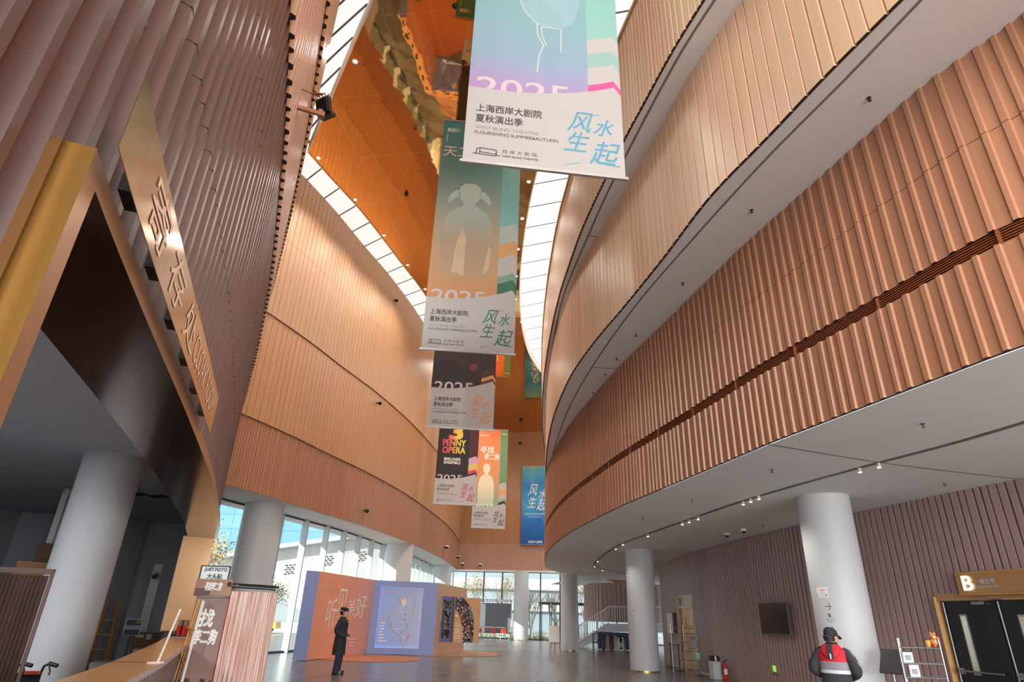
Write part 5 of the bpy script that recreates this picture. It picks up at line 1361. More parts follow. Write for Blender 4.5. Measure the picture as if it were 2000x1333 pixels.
for i, (x0, x1) in enumerate(((.10, 1.24), (1.27, 2.42))):
    mb = MB(); plate(mb, q((x0 + x1) / 2, 1.14, -.02), u, Zv, x1 - x0, 2.22, 0, .05); lf = mb.build('leaf', BLKD, d2r)
    mb = MB(); plate(mb, q(x0 + .40, 1.45, -.012), u, Zv, .15, 1.05, 0, .01); mb.build('vision_frame', STEEL, lf)
    mb = MB(); plate(mb, q(x0 + .40, 1.45, -.008), u, Zv, .10, .98, 0, .01); mb.build('vision_pane', mat('door_pane', (196, 186, 166), .1, .6), lf)
    mb = MB(); mb.box(q((x0 + x1) / 2 + .25, 2.17, .03), (.22, .07, .05), math.atan2(u.y, u.x)); mb.tube([q((x0 + x1) / 2 + .3, 2.19, .06), q((x0 + x1) / 2 + .5, 2.22, .1), q((x0 + x1) / 2 + .75, 2.23, .02)], .012, 6); mb.build('closer', STEEL, lf)
    mb = MB(); mb.bar(q(x0 + .03, .05, -.0), q(x0 + .03, 2.2, -.0), .02); mb.build('edge_strip', STEEL, lf)
    mb = MB(); mb.box(q(x0 + .12, .98, .03), (.10, .06, .10), math.atan2(u.y, u.x)); mb.tube([q(x0 + .12, .98, .06), q(x0 + 1.0, .98, .06)], .018, 8); mb.build('push_bar', STEEL, lf)
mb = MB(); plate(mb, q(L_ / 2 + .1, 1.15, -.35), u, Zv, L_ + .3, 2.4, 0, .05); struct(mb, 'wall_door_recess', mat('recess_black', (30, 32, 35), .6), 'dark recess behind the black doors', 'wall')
r = thing('hall_sign', 'gold sign box with a lit letter B above the black doors', 'sign', q(.5, 2.31, .1))
a2, u2, n2_, L2_ = wallframe(12.62, 10.4)
s = lambda x, z, n=0: a2 + u2 * x + Zv * z + n2_ * n
mb = MB(); plate(mb, s(L2_ / 2, 2.51, .16), u2, Zv, L2_, .42, 0, .2); mb.build('panel', GOLDP, r)
mb = MB(); plate(mb, s(L2_ / 2 + .06, 2.51, .18), u2, Zv, L2_ - .14, .34, 0, .02); mb.build('face', mat('gold_face', (184, 138, 88), .35, .2, var=.03, aniso=(1, 1, 12)), r)
mb = MB(); mb.text('B', s(.16, 2.39, .205), u2, Zv, w=.20, h=.25, bold=.02); mb.text('B', s(.172, 2.39, .2055), u2, Zv, w=.20, h=.25, bold=.02); mb.text('B', s(.166, 2.39, .206), u2, Zv, w=.20, h=.25, bold=.02); mb.build('lit_letter', emit_mat('lit_letter', (255, 253, 240), .8), r)
mb = MB(); mb.text('一楼双号', s(.42, 2.49, .203), u2, Zv, w=.40, h=.085, bold=.025); mb.text('STALLS EVEN NO.', s(.42, 2.42, .203), u2, Zv, w=.45, h=.045, bold=.025); mb.build('lettering', mat('silver_letter', (206, 204, 200), .35, .3), r)
# television
a, u, nn, L_ = wallframe(19.75, 18.2)
r = thing('television', 'black wall television on the mauve ribbed wall', 'television', a + Zv * 1.44 + nn * .1)
mb = MB(); plate(mb, a + u * L_ / 2 + Zv * 1.86 + nn * .16, u, Zv, 1.50, .86, 0, .06); mb.build('bezel', mat('tv_grey', (96, 94, 92), .4, .4), r)
mb = MB(); plate(mb, a + u * L_ / 2 + Zv * 1.865 + nn * .163, u, Zv, 1.44, .80, 0, .004); mb.build('screen', mat('screen_black', (22, 20, 24), .12, var=.1), r)
mb = MB(); plate(mb, a + u * L_ / 2 + Zv * 1.86 + nn * .10, u, Zv, .5, .4, 0, .16); mb.build('bracket', BLACK, r)
# gold door beyond
a, u, nn, L_ = wallframe(28.05, 25.86)
q = lambda x, z, n=0: a + u * x + Zv * z + nn * n
d3 = thing('door_3', 'gold door with white lettered transom in the ribbed wall', 'door', a); d3['kind'] = 'structure'
GD = mat('gold_door', (196, 140, 76), .35, .4, var=.06)
mb = MB(); plate(mb, q(L_ / 2, 2.50, -.06), u, Zv, L_, .44, 0, .05); tr = mb.build('transom', PAPER, d3)
mb = MB(); plate(mb, q(.25, 2.48, -.05), u, Zv, .22, .36, 0, .01); mb.text('C', q(.62, 2.44, -.05), u, Zv, w=.14, h=.18, bold=.02); mb.text('一楼', q(.62, 2.33, -.05), u, Zv, w=.3, h=.08); mb.build('lettering', mat('dark_letter', (90, 98, 104), .5), tr)
for x0, x1 in ((.05, L_ / 2 - .01), (L_ / 2 + .01, L_ - .05)):
    mb = MB(); plate(mb, q((x0 + x1) / 2, 1.13, -.08), u, Zv, x1 - x0, 2.26, 0, .05); lf = mb.build('leaf', GD, d3)
    mb = MB(); plate(mb, q(x1 - .3, 1.35, -.072), u, Zv, .10, 1.1, 0, .006); mb.build('vision_pane', mat('amber_glass', (140, 92, 40), .15), lf)
    mb = MB(); mb.tube([q(x1 - .12, .6, -.03), q(x1 - .12, 1.6, -.03)], .02, 8); mb.build('handle', BRASS, lf)
mb = MB()
for x in (.0, L_): mb.bar(q(x, 0, -.04), q(x, 2.72, -.04), .06, .12)
mb.bar(q(0, 2.72, -.04), q(L_, 2.72, -.04), .06, .12); mb.bar(q(0, 2.28, -.04), q(L_, 2.28, -.04), .05, .1); mb.build('frame', mat('cream_frame', (226, 206, 172), .4), d3)
# framed notice left of it
a3, u3, n3, L3 = wallframe(29.85, 28.55)
r = thing('notice_board', 'white framed notice on the ribbed wall left of the gold door', 'notice board', a3 + Zv * 1.24)
mb = MB(); plate(mb, a3 + u3 * L3 / 2 + Zv * 1.66 + n3 * .14, u3, Zv, 1.25, .84, 0, .1); mb.build('frame', FRAME, r)
mb = MB(); plate(mb, a3 + u3 * L3 / 2 + Zv * 1.66 + n3 * .143, u3, Zv, 1.2, .80, 0, .003); mb.build('sheet', PAPER, r)
# exit marker low on the wall
a, u, nn, L_ = wallframe(19.68, 19.25)
r = thing('exit_sign', 'small green lit exit marker low on the ribbed wall under the television', 'sign', a + Zv * .46)
mb = MB(); plate(mb, a + u * .2 + Zv * .56 + nn * .05, u, Zv, .40, .21, 0, .05); mb.build('frame', BRASS, r)
mb = MB(); plate(mb, a + u * .22 + Zv * .56 + nn * .053, u, Zv, .16, .15, 0, .003); mb.build('lit_panel', emit_mat('exit_green', (120, 220, 90), .7), r)
mb = MB(); c = a + u * .22 + Zv * .56 + nn * .057
mb.quad(c - u * .012 - Zv * .03, c + u * .02 - Zv * .03, c + u * .012 + Zv * .03, c - u * .02 + Zv * .03); mb.ball(c + Zv * .045, (.014, .014, .014), 6); mb.quad(c + u * .04 - Zv * .05, c + u * .06 - Zv * .05, c + u * .06 + Zv * .05, c + u * .04 + Zv * .05); mb.build('pictogram', PAPER, r)

# ------------------------------------------------------------------ stands and racks by the right wall
CHR = mat('chromed_tube', (176, 178, 184), .28, .85)
def rack(name, label, O, U, V, W, D_, H, levels, mesh=()):
    r = thing(name, label, 'rack', O); U, V, O = Vector(U).normalized(), Vector(V).normalized(), Vector(O)
    for x in (0, W):
        for y in (0, D_):
            mb = MB(); mb.tube([O + U * x + V * y, O + U * x + V * y + Zv * H], .015, 8); mb.build('post', CHR, r)
    for z in levels:
        mb = MB()
        for y in (0, D_): mb.tube([O + V * y + Zv * z, O + U * W + V * y + Zv * z], .012, 6)
        for x in (0, W): mb.tube([O + U * x + Zv * z, O + U * x + V * D_ + Zv * z], .009, 6)
        for k in range(1, 8): mb.tube([O + U * (W * k / 8) + Zv * z, O + U * (W * k / 8) + V * D_ + Zv * z], .004, 4)
        mb.build('shelf', CHR, r)
    mb = MB()
    for z in mesh:
        for x in (0, W): mb.tube([O + U * x + Zv * z, O + U * x + V * D_ + Zv * z], .005, 4)
    if mesh: mb.build('guard_wire', FRAME, r)
    return r
a, u, nn, L_ = wallframe(13.0, 12.0)
RK = Vector((6.42, 10.85, 0)); RU = Vector((.98, .05, 0)).normalized(); RV = Vector((.55, .84, 0)).normalized()
rack('wire_rack', 'chrome wire rack with a plush toy on its top shelf, beside the black doors', RK, RU, RV, .70, .42, 1.53, (.30, .62, .97, 1.17, 1.40), (1.52, 1.33, 1.25, 1.08))
def onrack(x, y, z): return RK + RU * x + RV * y + Zv * z
r = thing('plush_toy', 'orange plush animal with a pale muzzle sitting on the wire rack', 'toy', onrack(.60, .12, 1.41))
FUR = mat('orange_fur', (206, 128, 66), .95, var=.15, scale=40); FURL = mat('pale_fur', (226, 206, 186), .95)
c = onrack(.62, .14, 1.412)
mb = MB(); mb.ball(c + Vector((0, 0, .065)), (.055, .05, .07), 12); mb.ball(c + Vector((-.005, -.005, .165)), (.05, .047, .05), 12)
for s_ in (-1, 1): mb.ball(c + Vector((s_ * .034, 0, .21)), (.016, .01, .02), 8); mb.ball(c + Vector((s_ * .05, -.02, .085)), (.016, .018, .04), 8); mb.ball(c + Vector((s_ * .035, -.05, .02)), (.022, .036, .02), 8)
mb.build('body', FUR, r)
mb = MB(); mb.tube([c + Vector((.05, .04, .03)), c + Vector((.10, .05, .08)), c + Vector((.10, .04, .16))], [.02, .035, .02], 8); mb.build('tail', FUR, r)
mb = MB(); mb.ball(c + Vector((-.012, -.042, .15)), (.03, .02, .026), 8); mb.ball(c + Vector((0, -.04, .075)), (.03, .02, .045), 8); mb.build('muzzle', FURL, r)
mb = MB(); mb.ball(c + Vector((0, -.01, .025)), (.062, .06, .028), 10); mb.build('red_skirt', REDP, r)
mb = MB(); 
for s_ in (-1, 1): mb.ball(c + Vector((s_ * .022 - .005, -.05, .178)), (.006, .005, .006), 6)
mb.build('eyes', BLACK, r)
r = thing('paper_cup', 'yellow paper cup with a dark lid beside the plush toy', 'cup', onrack(.50, .12, 1.41))
c = onrack(.51, .10, 1.412)
mb = MB(); mb.lathe(c, [(.0, 0), (.028, 0), (.040, .105), (.0, .105)], 18); mb.build('cup', mat('cup_yellow', (240, 180, 80), .6), r)
mb = MB(); mb.lathe(c, [(.0, .105), (.043, .105), (.043, .115), (.034, .122), (0, .122)], 18); mb.build('lid', mat('lid_dark', (60, 62, 50), .5), r)
for i, (x, z, lab) in enumerate(((.02, 1.17, 'white leaflet stack on the wire rack, upper of two'), (.08, .97, 'printed leaflet leaning on the wire rack, lower of two'))):
    mb = MB(); c = onrack(x + .10, .14, z + .08); plate(mb, c, (RU + RV * .1).normalized(), (Zv + RV * .3).normalized(), .17, .16 if i == 0 else .2, 0, .012)
    plate(mb, c - RV * .008 + Zv * .0, (RU + RV * .1).normalized(), (Zv + RV * .3).normalized(), .10, .08, 1, .004)
    single(mb, 'leaflet', (PAPER, mat('leaflet_ink', (150, 156, 166) if i == 0 else (70, 84, 100))), lab, 'leaflet', 'leaflets on the wire rack')
def music_stand(O, rz, label, dark=True, h=1.2):
    r = thing('lectern_stand', label, 'stand', O); R = Matrix.Rotation(rz, 3, 'Z'); O = Vector(O)
    mb = MB(); mb.tube([O, O + Zv * (h - .1)], .016, 8); mb.build('pole', CHR, r)
    for k in range(3):
        a_ = k * 2 * PI / 3; mb = MB(); mb.tube([O + Zv * .16, O + Vector((.26 * math.cos(a_), .26 * math.sin(a_), .012))], .011, 6); mb.build('leg', CHR, r)
    U_ = R @ Vector((1, 0, 0)); V_ = (R @ Vector((0, .55, 0)) + Zv * .83).normalized()
    mb = MB(); plate(mb, O + Zv * h, U_, V_, .36, .46, 0, .02); mb.bar(O + Zv * (h - .19) - R @ Vector((.18, .10, 0)), O + Zv * (h - .19) + R @ Vector((.18, -.10, 0)), .03, .02); mb.build('desk', BLACK if dark else STEEL, r)
    return r
music_stand((7.05, 12.25, 0), -.9, 'black slanted reading stand between the big column and the wire rack', True, 1.14)
# far group near the gold door
rack('display_rack', 'tall chrome display rack in front of the gold door', (6.42, 25.4, 0), (.88, -.40, 0), (1, .04, 0), .46, .48, 1.62, (.12, .42, .72, 1.02, 1.30, 1.5), (1.58, 1.2, .9))
music_stand((6.95, 24.3, 0), -1.0, 'grey slanted reading stand between the display rack and the white bin', False, 1.05)
r = thing('direction_stand', 'thin stand with a green card before the ribbed wall', 'stand', (6.98, 24.0, 0))
mb = MB(); mb.tube([(6.98, 24.0, 0), (6.98, 24.0, .8)], .014, 8); mb.cyl((6.98, 24.0), .15, 0, .02, 20); mb.build('pole', FRAME, r)
mb = MB(); plate(mb, (6.97, 23.98, .62), (1, 0, 0), (0, 0, 1), .13, .2, 0, .01); mb.build('card', mat('green_card', (150, 226, 140), .5), r)
r = thing('waste_bin', 'white and black waste bin by the red fire extinguisher', 'bin', (7.15, 22.75, 0))
mb = MB(); mb.bbox((7.15, 22.75, .27), (.30, .34, .54), .1, 0, .02); mb.build('body', mat('bin_white', (196, 202, 204), .4, .3), r)
mb = MB(); mb.bbox((7.16, 22.78, .62), (.30, .32, .16), .1, 0, .04); mb.build('lid', BLACK, r)
mb = MB(); plate(mb, (7.15, 22.60, .62), (1, 0, 0), (0, .3, .95), .05, .16, 0, .01); mb.build('flap_label', PAPER, r)
r = thing('fire_extinguisher', 'red fire extinguisher standing beside the white bin', 'fire extinguisher', (7.38, 22.45, 0))
c = Vector((7.38, 22.45, 0))
mb = MB(); mb.lathe(c, [(0, 0), (.075, 0), (.08, .02), (.08, .40), (.06, .47), (.025, .50), (.025, .53), (0, .53)], 20); mb.build('cylinder', REDP, r)
mb = MB(); mb.box(c + Zv * .56, (.10, .03, .03)); mb.bar(c + Vector((0, 0, .57)), c + Vector((.11, 0, .61)), .02); mb.build('valve', BLACK, r)
mb = MB(); mb.tube([c + Vector((-.03, -.02, .55)), c + Vector((-.10, -.05, .5)), c + Vector((-.105, -.05, .3)), c + Vector((-.09, -.04, .2))], .011, 6); mb.build('hose', BLACK, r)
mb = MB(); mb.loft([[c + Vector((.0815 * math.cos(t), .0815 * math.sin(t), z)) for t in np.linspace(-2.4, -.8, 8)] for z in (.18, .34)], 0, False, True, False); mb.build('label_print', PAPER, r)
def stanchion(x, y, label, h=.88, m_=FRAME, belt=None, group=None):
    r = thing('stanchion', label, 'stanchion', (x, y, 0), group)
    mb = MB(); mb.tube([(x, y, .02), (x, y, h)], .025, 10); mb.build('post', m_, r)
    mb = MB(); mb.lathe((x, y, 0), [(0, 0), (.16, 0), (.16, .012), (.05, .03), (0, .03)], 20); mb.build('base', m_, r)
    mb = MB(); mb.cyl((x, y), .032, h - .04, h + .04, 12); mb.build('head', BLACK, r)
    if belt:
        mb = MB(); p, q_ = Vector((x, y, h - .02)), Vector((belt[0], belt[1], h - .02)); mb.add([p - Zv * .025, q_ - Zv * .025, q_ + Zv * .025, p + Zv * .025], [(0, 1, 2, 3)]); mb.build('belt', mat('belt_rose', (170, 120, 112), .7), r)
    return r
stanchion(6.98, 27.9, 'belt stanchion left of the gold door, farther of two', belt=(6.90, 26.3))
stanchion(6.90, 26.3, 'belt stanchion in front of the gold door, nearer of two')
# column notices
def on_col(cx, cy, rr, ang, z, w_, h_, mb, mi=0, n=8):
    da = w_ / rr; rg = [[(cx + (rr + .003) * math.cos(t), cy + (rr + .003) * math.sin(t), zz) for t in np.linspace(ang - da / 2, ang + da / 2, n)] for zz in (z - h_ / 2, z + h_ / 2)]
    mb.loft(rg, mi, False, True, False)
def col_text(mb, cx, cy, rr, ang, z, body, w_, h_, mi=0, bold=.0):
    vs, fs, W_, H_ = text_geo(body, bold); da = w_ / rr
    mb.add([(cx + (rr + .004) * math.cos(ang - da / 2 + x / W_ * da), cy + (rr + .004) * math.sin(ang - da / 2 + x / W_ * da), z - h_ / 2 + y / H_ * h_) for x, y in vs], fs, mi)
cx, cy, rr = 6.90, 13.35, .53; va = math.atan2(-cy, -cx)
r = thing('column_notice', 'small white paper notice taped to the big column above the guard', 'notice', (6.5, 12.9, 2.2))
mb = MB(); on_col(cx, cy, rr, va - .62, 2.30, .26, .19, mb); mb.build('sheet', PAPER, r)
mb = MB(); col_text(mb, cx, cy, rr, va - .55, 2.345, '温馨提示', .13, .035); col_text(mb, cx, cy, rr, va - .84, 2.25, '请', .04, .05); mb.build('red_print', REDP, r)
mb = MB(); 
for k in range(3): on_col(cx, cy, rr, va - .55, 2.29 - k * .03, .12, .008, mb)
on_col(cx, cy, rr, va - .45, 2.245, .03, .03, mb); mb.build('grey_print', INKG, r)
r = thing('column_directory', 'printed arrow and direction lettering on the big column', 'sign', (6.5, 12.9, 1.6))
mb = MB(); an = va - .48
on_col(cx, cy, rr, an, 2.04, .11, .014, mb)
def colseg(z0_, z1_, a0_, a1_):
    P_2 = [(cx + (rr + .003) * math.cos(t), cy + (rr + .003) * math.sin(t)) for t in (a0_, a1_)]
    mb.quad((*P_2[0], z0_ - .01), (*P_2[1], z1_ - .01), (*P_2[1], z1_ + .01), (*P_2[0], z0_ + .01))
colseg(2.11, 2.04, an + .03, an + .115); colseg(1.97, 2.04, an + .03, an + .115)
col_text(mb, cx, cy, rr, an + .02, 1.88, 'B', .05, .07, 0, .03); col_text(mb, cx, cy, rr, an + .03, 1.80, '楼座入口一层', .16, .03); col_text(mb, cx, cy, rr, an + .03, 1.76, 'STALLS', .08, .02)
col_text(mb, cx, cy, rr, an + .04, 1.66, '洗', .05, .05); col_text(mb, cx, cy, rr, an + .06, 1.57, '洗手间', .11, .03); col_text(mb, cx, cy, rr, an + .06, 1.53, 'RESTROOM', .12, .02)
mb.build('lettering', mat('brown_ink', (96, 76, 66), .6), r)
cx, cy, rr = 5.34, 25.3, .54; va = math.atan2(-cy, -cx)
r = thing('column_directory', 'faint grey direction lettering on the column in front of the stairs', 'sign', (5.0, 24.9, 1.6))
mb = MB()
for k, (t, w_, h_) in enumerate((('A', .06, .09), ('一楼单号', .2, .05), ('B', .06, .09), ('一楼双号', .2, .05), ('STALLS', .14, .03), ('洗手间', .16, .05), ('RESTROOM', .18, .03))): col_text(mb, cx, cy, rr, va - .75, 2.2 - k * .17, t, w_, h_)
mb.build('lettering', INKG, r)

# ------------------------------------------------------------------ far end: screen, seats, barrier, easel, stairs, table
r = thing('display_screen', 'big grey screen with a white top frame before the end glass', 'screen', (-1.0, 56.6, 0))
sy = lambda x: FWY(x) - 1.2
mb = MB(); plate(mb, (-1.2, sy(-1.2), 1.62), U := Vector((1, -.24, 0)).normalized(), Zv, 3.9, 2.35, 0, .12); mb.build('panel', mat('screen_grey', (98, 106, 116), .5, var=.03), r)
mb = MB()
for k in range(16):
    x = -3.1 + k * .25; mb.box((x, sy(x), 2.98), (.12, .1, .14), -.236)
mb.bar((-3.15, sy(-3.15), 3.07), (.78, sy(.78), 3.07), .06); mb.bar((-3.15, sy(-3.15), 2.88), (.78, sy(.78), 2.88), .05); mb.bar((.76, sy(.76), 0), (.76, sy(.76), 3.07), .09); mb.bar((-3.15, sy(-3.15), 0), (-3.15, sy(-3.15), 3.07), .09); mb.build('frame', MULL, r)
for i, (x, lab) in enumerate(((-1.9, 'red cube seat before the grey screen, nearest the wooden panel'), (-.75, 'red cube seat before the grey screen, middle of three'), (.15, 'red cube seat before the grey screen, beside the white column'))):
    mb = MB(); c_ = (x, sy(x) - .7, .627); mb.bbox(c_, (.42, .42, .34), .1, 0, .04); single(mb, 'cube_seat', mat('red_vinyl', (206, 52, 56), .45), lab, 'seat', 'red cube seats')
    mb2 = MB()
mb = MB()
for z in (.44, .2): mb.box((-.95, sy(-.95) - .7, z), (3.3, .5, .03), -.236)
for x in (-2.5, -1.7, -.9, -.1, .6):
    for y in (-.9, -.5): mb.box((x, sy(x) + y, .22), (.04, .04, .44), -.236)
single(mb, 'low_bench', mat('white_metal', (220, 222, 222), .4), 'low white slatted bench carrying the red cube seats', 'bench')
gs = ((-1.95, 54.2), (-.55, 54.2), (.80, 54.0))
for i, (x, y) in enumerate(gs):
    stanchion(x, y, ('barrier post before the screen, nearest the wooden panel', 'barrier post before the screen, middle of three', 'barrier post before the screen, beside the white column')[i], .95, FRAME, gs[i + 1] if i < 2 else None, 'barrier posts')
r = thing('easel', 'wooden easel with a blank white board beside the column', 'easel', (3.0, 38.6, 0))
WO = mat('easel_wood', (176, 120, 72), .6)
for a_, b_ in (((2.72, 38.0, 0), (3.05, 38.6, 1.5)), ((3.36, 38.25, 0), (3.12, 38.6, 1.5)), ((3.1, 39.3, 0), (3.08, 38.62, 1.48))):
    mb = MB(); mb.bar(a_, b_, .04, .03); mb.build('leg', WO, r)
mb = MB(); mb.bar((2.8, 38.22, .42), (3.34, 38.3, .42), .05, .03); mb.build('tray', WO, r)
mb = MB(); plate(mb, (3.0, 38.3, .90), Vector((1, .12, 0)).normalized(), Vector((0, .25, .97)).normalized(), .62, .86, 0, .02); mb.build('board', PAPER, r)
# staircase
r = thing('staircase', 'white staircase with slim white balusters behind the columns', 'staircase', (5.0, 45, 0))
SW = mat('stair_white', (206, 208, 210), .6, var=.02)
S0, S1, S2 = Vector((4.75, 45.2, 0)), Vector((7.25, 45.0, 1.52)), Vector((11.0, 44.8, 1.60))
wv = Vector((.1, 1.7, 0))
mb = MB(); prof = [S0, Vector((5.35, 45.15, 0)), Vector((7.45, 45, 1.02)), Vector((11, 44.8, 1.08)), S2, S1]
mb.add(prof + [p + wv for p in prof], [(0, 1, 2, 5), (2, 3, 4, 5), (6, 11, 8, 7), (8, 11, 10, 9), (1, 7, 8, 2), (2, 8, 9, 3)])
n = 10
for k in range(n):
    p, q_ = S0.lerp(S1, k / n), S0.lerp(S1, (k + 1) / n); z_ = q_.z - .02
    mb.add([Vector((p.x, p.y, p.z)), Vector((p.x, p.y, z_)), Vector((q_.x, q_.y, z_)), Vector((p.x, p.y, p.z)) + wv, Vector((p.x, p.y, z_)) + wv, Vector((q_.x, q_.y, z_)) + wv], [(0, 1, 4, 3), (1, 2, 5, 4)])
mb.add([S1, S2, S2 + wv, S1 + wv], [(0, 1, 2, 3)]); mb.build('flight', SW, r)
BW = mat('baluster_white', (226, 228, 226), .4)
path = [S0.lerp(S1, t) for t in np.linspace(.02, 1, 18)] + [S1.lerp(S2, t) for t in np.linspace(.06, 1, 22)]
for p in path:
    mb = MB(); mb.bar(p + Zv * .02, p + Zv * 1.05, .045, .03); mb.build('baluster', BW, r)
mb = MB(); mb.bar(S0 + Zv * 1.06, S1 + Zv * 1.06, .06); mb.bar(S1 + Zv * 1.06, S2 + Zv * 1.06, .06); mb.bar(S0 + Zv * .08, S1 + Zv * .06, .05); mb.build('handrail', BW, r)
mb = MB()
for k in range(9):
    mb.bar((4.75 + k * .13, 46.9, .1), (4.75 + k * .13, 46.9, 1.35), .09, .02)
mb.bar((4.7, 46.9, 1.36), (5.9, 46.9, 1.36), .05); mb.build('far_railing', mat('pale_green_rail', (186, 192, 180), .5), r)
# mauve drum above the stairs
SD = Curve([(6.22, 50.0), (6.2, 47.2), (6.35, 46.3), (7.0, 45.75), (8.5, 45.6), (11, 45.6)], -1)
SD = Curve([(11, 45.7), (8.5, 45.6), (7.2, 45.7), (6.6, 46.0), (6.3, 46.6), (6.2, 47.4), (6.22, 50.0)], 1)
SD.side = -1 if (SD.at(1, 1) - SD.at(1, 0)).y > 0 else 1
corrugated('wall_stair_drum', SD, 1.62, 4.12, (M_MAUVE_R, DARK), 'mauve ribbed stair enclosure above the white staircase', flats=(.14, .18), ribs=(.09, .11), rise=.02, depth=.06, seed=51, lip=.3)
mb = MB(); mb.quad((7.0, 45.3, 4.15), (11, 45.2, 3.2), (11, 45.2, 5), (7.0, 45.3, 4.6)); 
mb = MB(); mb.add([(7.1, 45.9, 4.45), (9.4, 45.3, 3.5), (9.4, 45.3, 4.45), (7.1, 47.5, 4.45), (9.4, 47.5, 3.5), (9.4, 47.5, 4.45)], [(0, 1, 2), (3, 5, 4), (0, 3, 4, 1)])
struct(mb, 'ceiling_stair_slope', M_L2, 'ochre sloping underside above the stair enclosure', 'ceiling')
# tables with dark cloth under the stairs
r = thing('draped_table', 'long table with a blue pleated skirt under the staircase', 'table', (7.4, 43.6, 0))
mb = MB(); mb.box((7.6, 43.6, 1.0), (2.9, .7, .04)); mb.build('tabletop', mat('violet_top', (70, 56, 120), .6), r)
mb = MB(); pleats(mb, [(6.2, 43.3), (7.4, 43.24), (9.0, 43.24)], .03, .98, .03, 26); mb.build('skirt', mat('blue_skirt', (74, 96, 120), .8, var=.2, scale=5), r)
r = thing('folding_table', 'black framed table with a pale top standing left of the draped table', 'table', (6.2, 41.8, 0))
mb = MB(); mb.box((6.7, 41.8, .93), (2.1, .6, .04)); mb.build('tabletop', mat('dark_top', (96, 84, 92), .5), r)
for x in (5.7, 7.7):
    for y in (41.55, 42.05):
        mb = MB(); mb.box((x, y, .46), (.05, .05, .92)); mb.build('leg', FRAME, r)
for i, (x, h_, c_, lab) in enumerate(((6.35, .86, (96, 84, 78), 'brown board leaning under the folding table, leftmost of four'), (6.62, .88, (190, 176, 168), 'pale rolled board standing under the folding table'), (6.86, .84, (120, 84, 70), 'rust brown board standing under the folding table'), (7.12, .86, (206, 206, 204), 'white board standing under the folding table, rightmost of four'))):
    mb = MB(); mb.bbox((x, 41.95 + i * .02, h_ / 2 - .0), (.2, .08, h_), .1, 0, .01); single(mb, 'board', mat('board_%d' % i, c_, .7), lab, 'board', 'boards under the folding table')
r = thing('floor_sign', 'white folding A-frame sign under the stairs in front of the blue skirt', 'sign', (7.5, 42.6, 0))
for s_, nm in ((-1, 'front_panel'), (1, 'rear_panel')):
    mb = MB(); mb.bar((7.55 + s_ * .22, 42.6, 0), (7.55 + s_ * .02, 42.6, .72), .07, .25); mb.build(nm, PAPER, r)

# ------------------------------------------------------------------ ceiling and wall fittings
def spotlight(x, y, label):
    r = thing('track_spotlight', label, 'spotlight', (x, y, 4.16), 'spotlights in the curved lighting groove')
    mb = MB(); mb.cyl((x, y), .032, 4.17, 4.245, 14); mb.build('housing', mat('lamp_white', (206, 206, 202), .4), r)
    mb = MB(); mb.cyl((x, y), .028, 4.163, 4.171, 14); mb.build('lamp', emit_mat('warm_lamp', (255, 226, 180), 14.0), r); lamp_light(r, (x, y, 4.14), 40, 130, (1, .93, .84))
SP = [(7.31, 38.55), (5.4, 35.26), (4.66, 33.0), (4.36, 29.9), (4.27, 24.4), (4.27, 22.9), (4.61, 20.3), (4.96, 17.5), (5.03, 17.05), (5.11, 16.5), (5.44, 14.1), (5.48, 13.75), (5.53, 13.4), (6.24, 10.6), (6.35, 10.2)]
ORD = ['first', 'second', 'third', 'fourth', 'fifth', 'sixth', 'seventh', 'eighth', 'ninth', 'tenth', 'eleventh', 'twelfth', 'thirteenth', 'fourteenth', 'fifteenth', 'sixteenth', 'seventeenth', 'eighteenth', 'nineteenth', 'twentieth']
for i, (x, y) in enumerate(SP): spotlight(x, y, 'small lit spotlight in the soffit groove, %s from the stairs end' % ORD[i])
def sprinkler(x, y, z, label, grp):
    r = thing('sprinkler', label, 'sprinkler', (x, y, z - .06), grp)
    mb = MB(); mb.cyl((x, y), .028, z - .01, z, 12); mb.cyl((x, y), .010, z - .05, z, 8); mb.build('stem', FRAME, r)
    mb = MB(); mb.cyl((x, y), .022, z - .056, z - .05, 10); mb.build('deflector', FRAME, r)
for i, (x, y) in enumerate(((5.71, 7.98), (8.42, 11.6), (4.84, 10.97), (4.28, 14.12), (3.77, 17.05), (7.27, 17.58))):
    sprinkler(x, y, 4.25, ['nearest dark sprinkler on the ground floor soffit, close to the drum edge', 'dark sprinkler on the soffit above the black doors', 'second sprinkler along the soffit edge of the right drum', 'third sprinkler along the soffit edge of the right drum', 'fourth sprinkler along the soffit edge of the right drum', 'sprinkler on the soffit beside the two dome cameras'][i], 'ground floor soffit sprinklers')
for i, (x, y) in enumerate(((4.51, 5.73), (3.89, 8.13), (3.41, 10.56), (2.97, 13.05), (2.75, 14.51), (2.63, 15.65), (2.51, 17.18))): sprinkler(x, y, 7.9, '%s sprinkler along the soffit under the apricot balcony, counted from the front' % ORD[i], 'second balcony sprinklers')
def downlight(x, y, z, label, grp, glow=9.0, rr=.07):
    r = thing('ceiling_downlight', label, 'downlight', (x, y, z - .02), grp)
    mb = MB(); mb.lathe((x, y, z), [(rr * .6, -.002), (rr, -.012), (rr * 1.25, -.012), (rr * 1.25, 0)], 18); mb.build('rim', PAPER, r)
    mb = MB(); mb.cyl((x, y), rr * .62, z - .012, z - .004, 14); mb.build('lamp', emit_mat('cool_lamp', (255, 246, 230), glow) if glow else mat('unlit_lamp', (120, 122, 124), .3), r)
    if glow: lamp_light(r, (x, y, z - .05), 650 if y > 32 else 380, 150, (1, .95, .88))
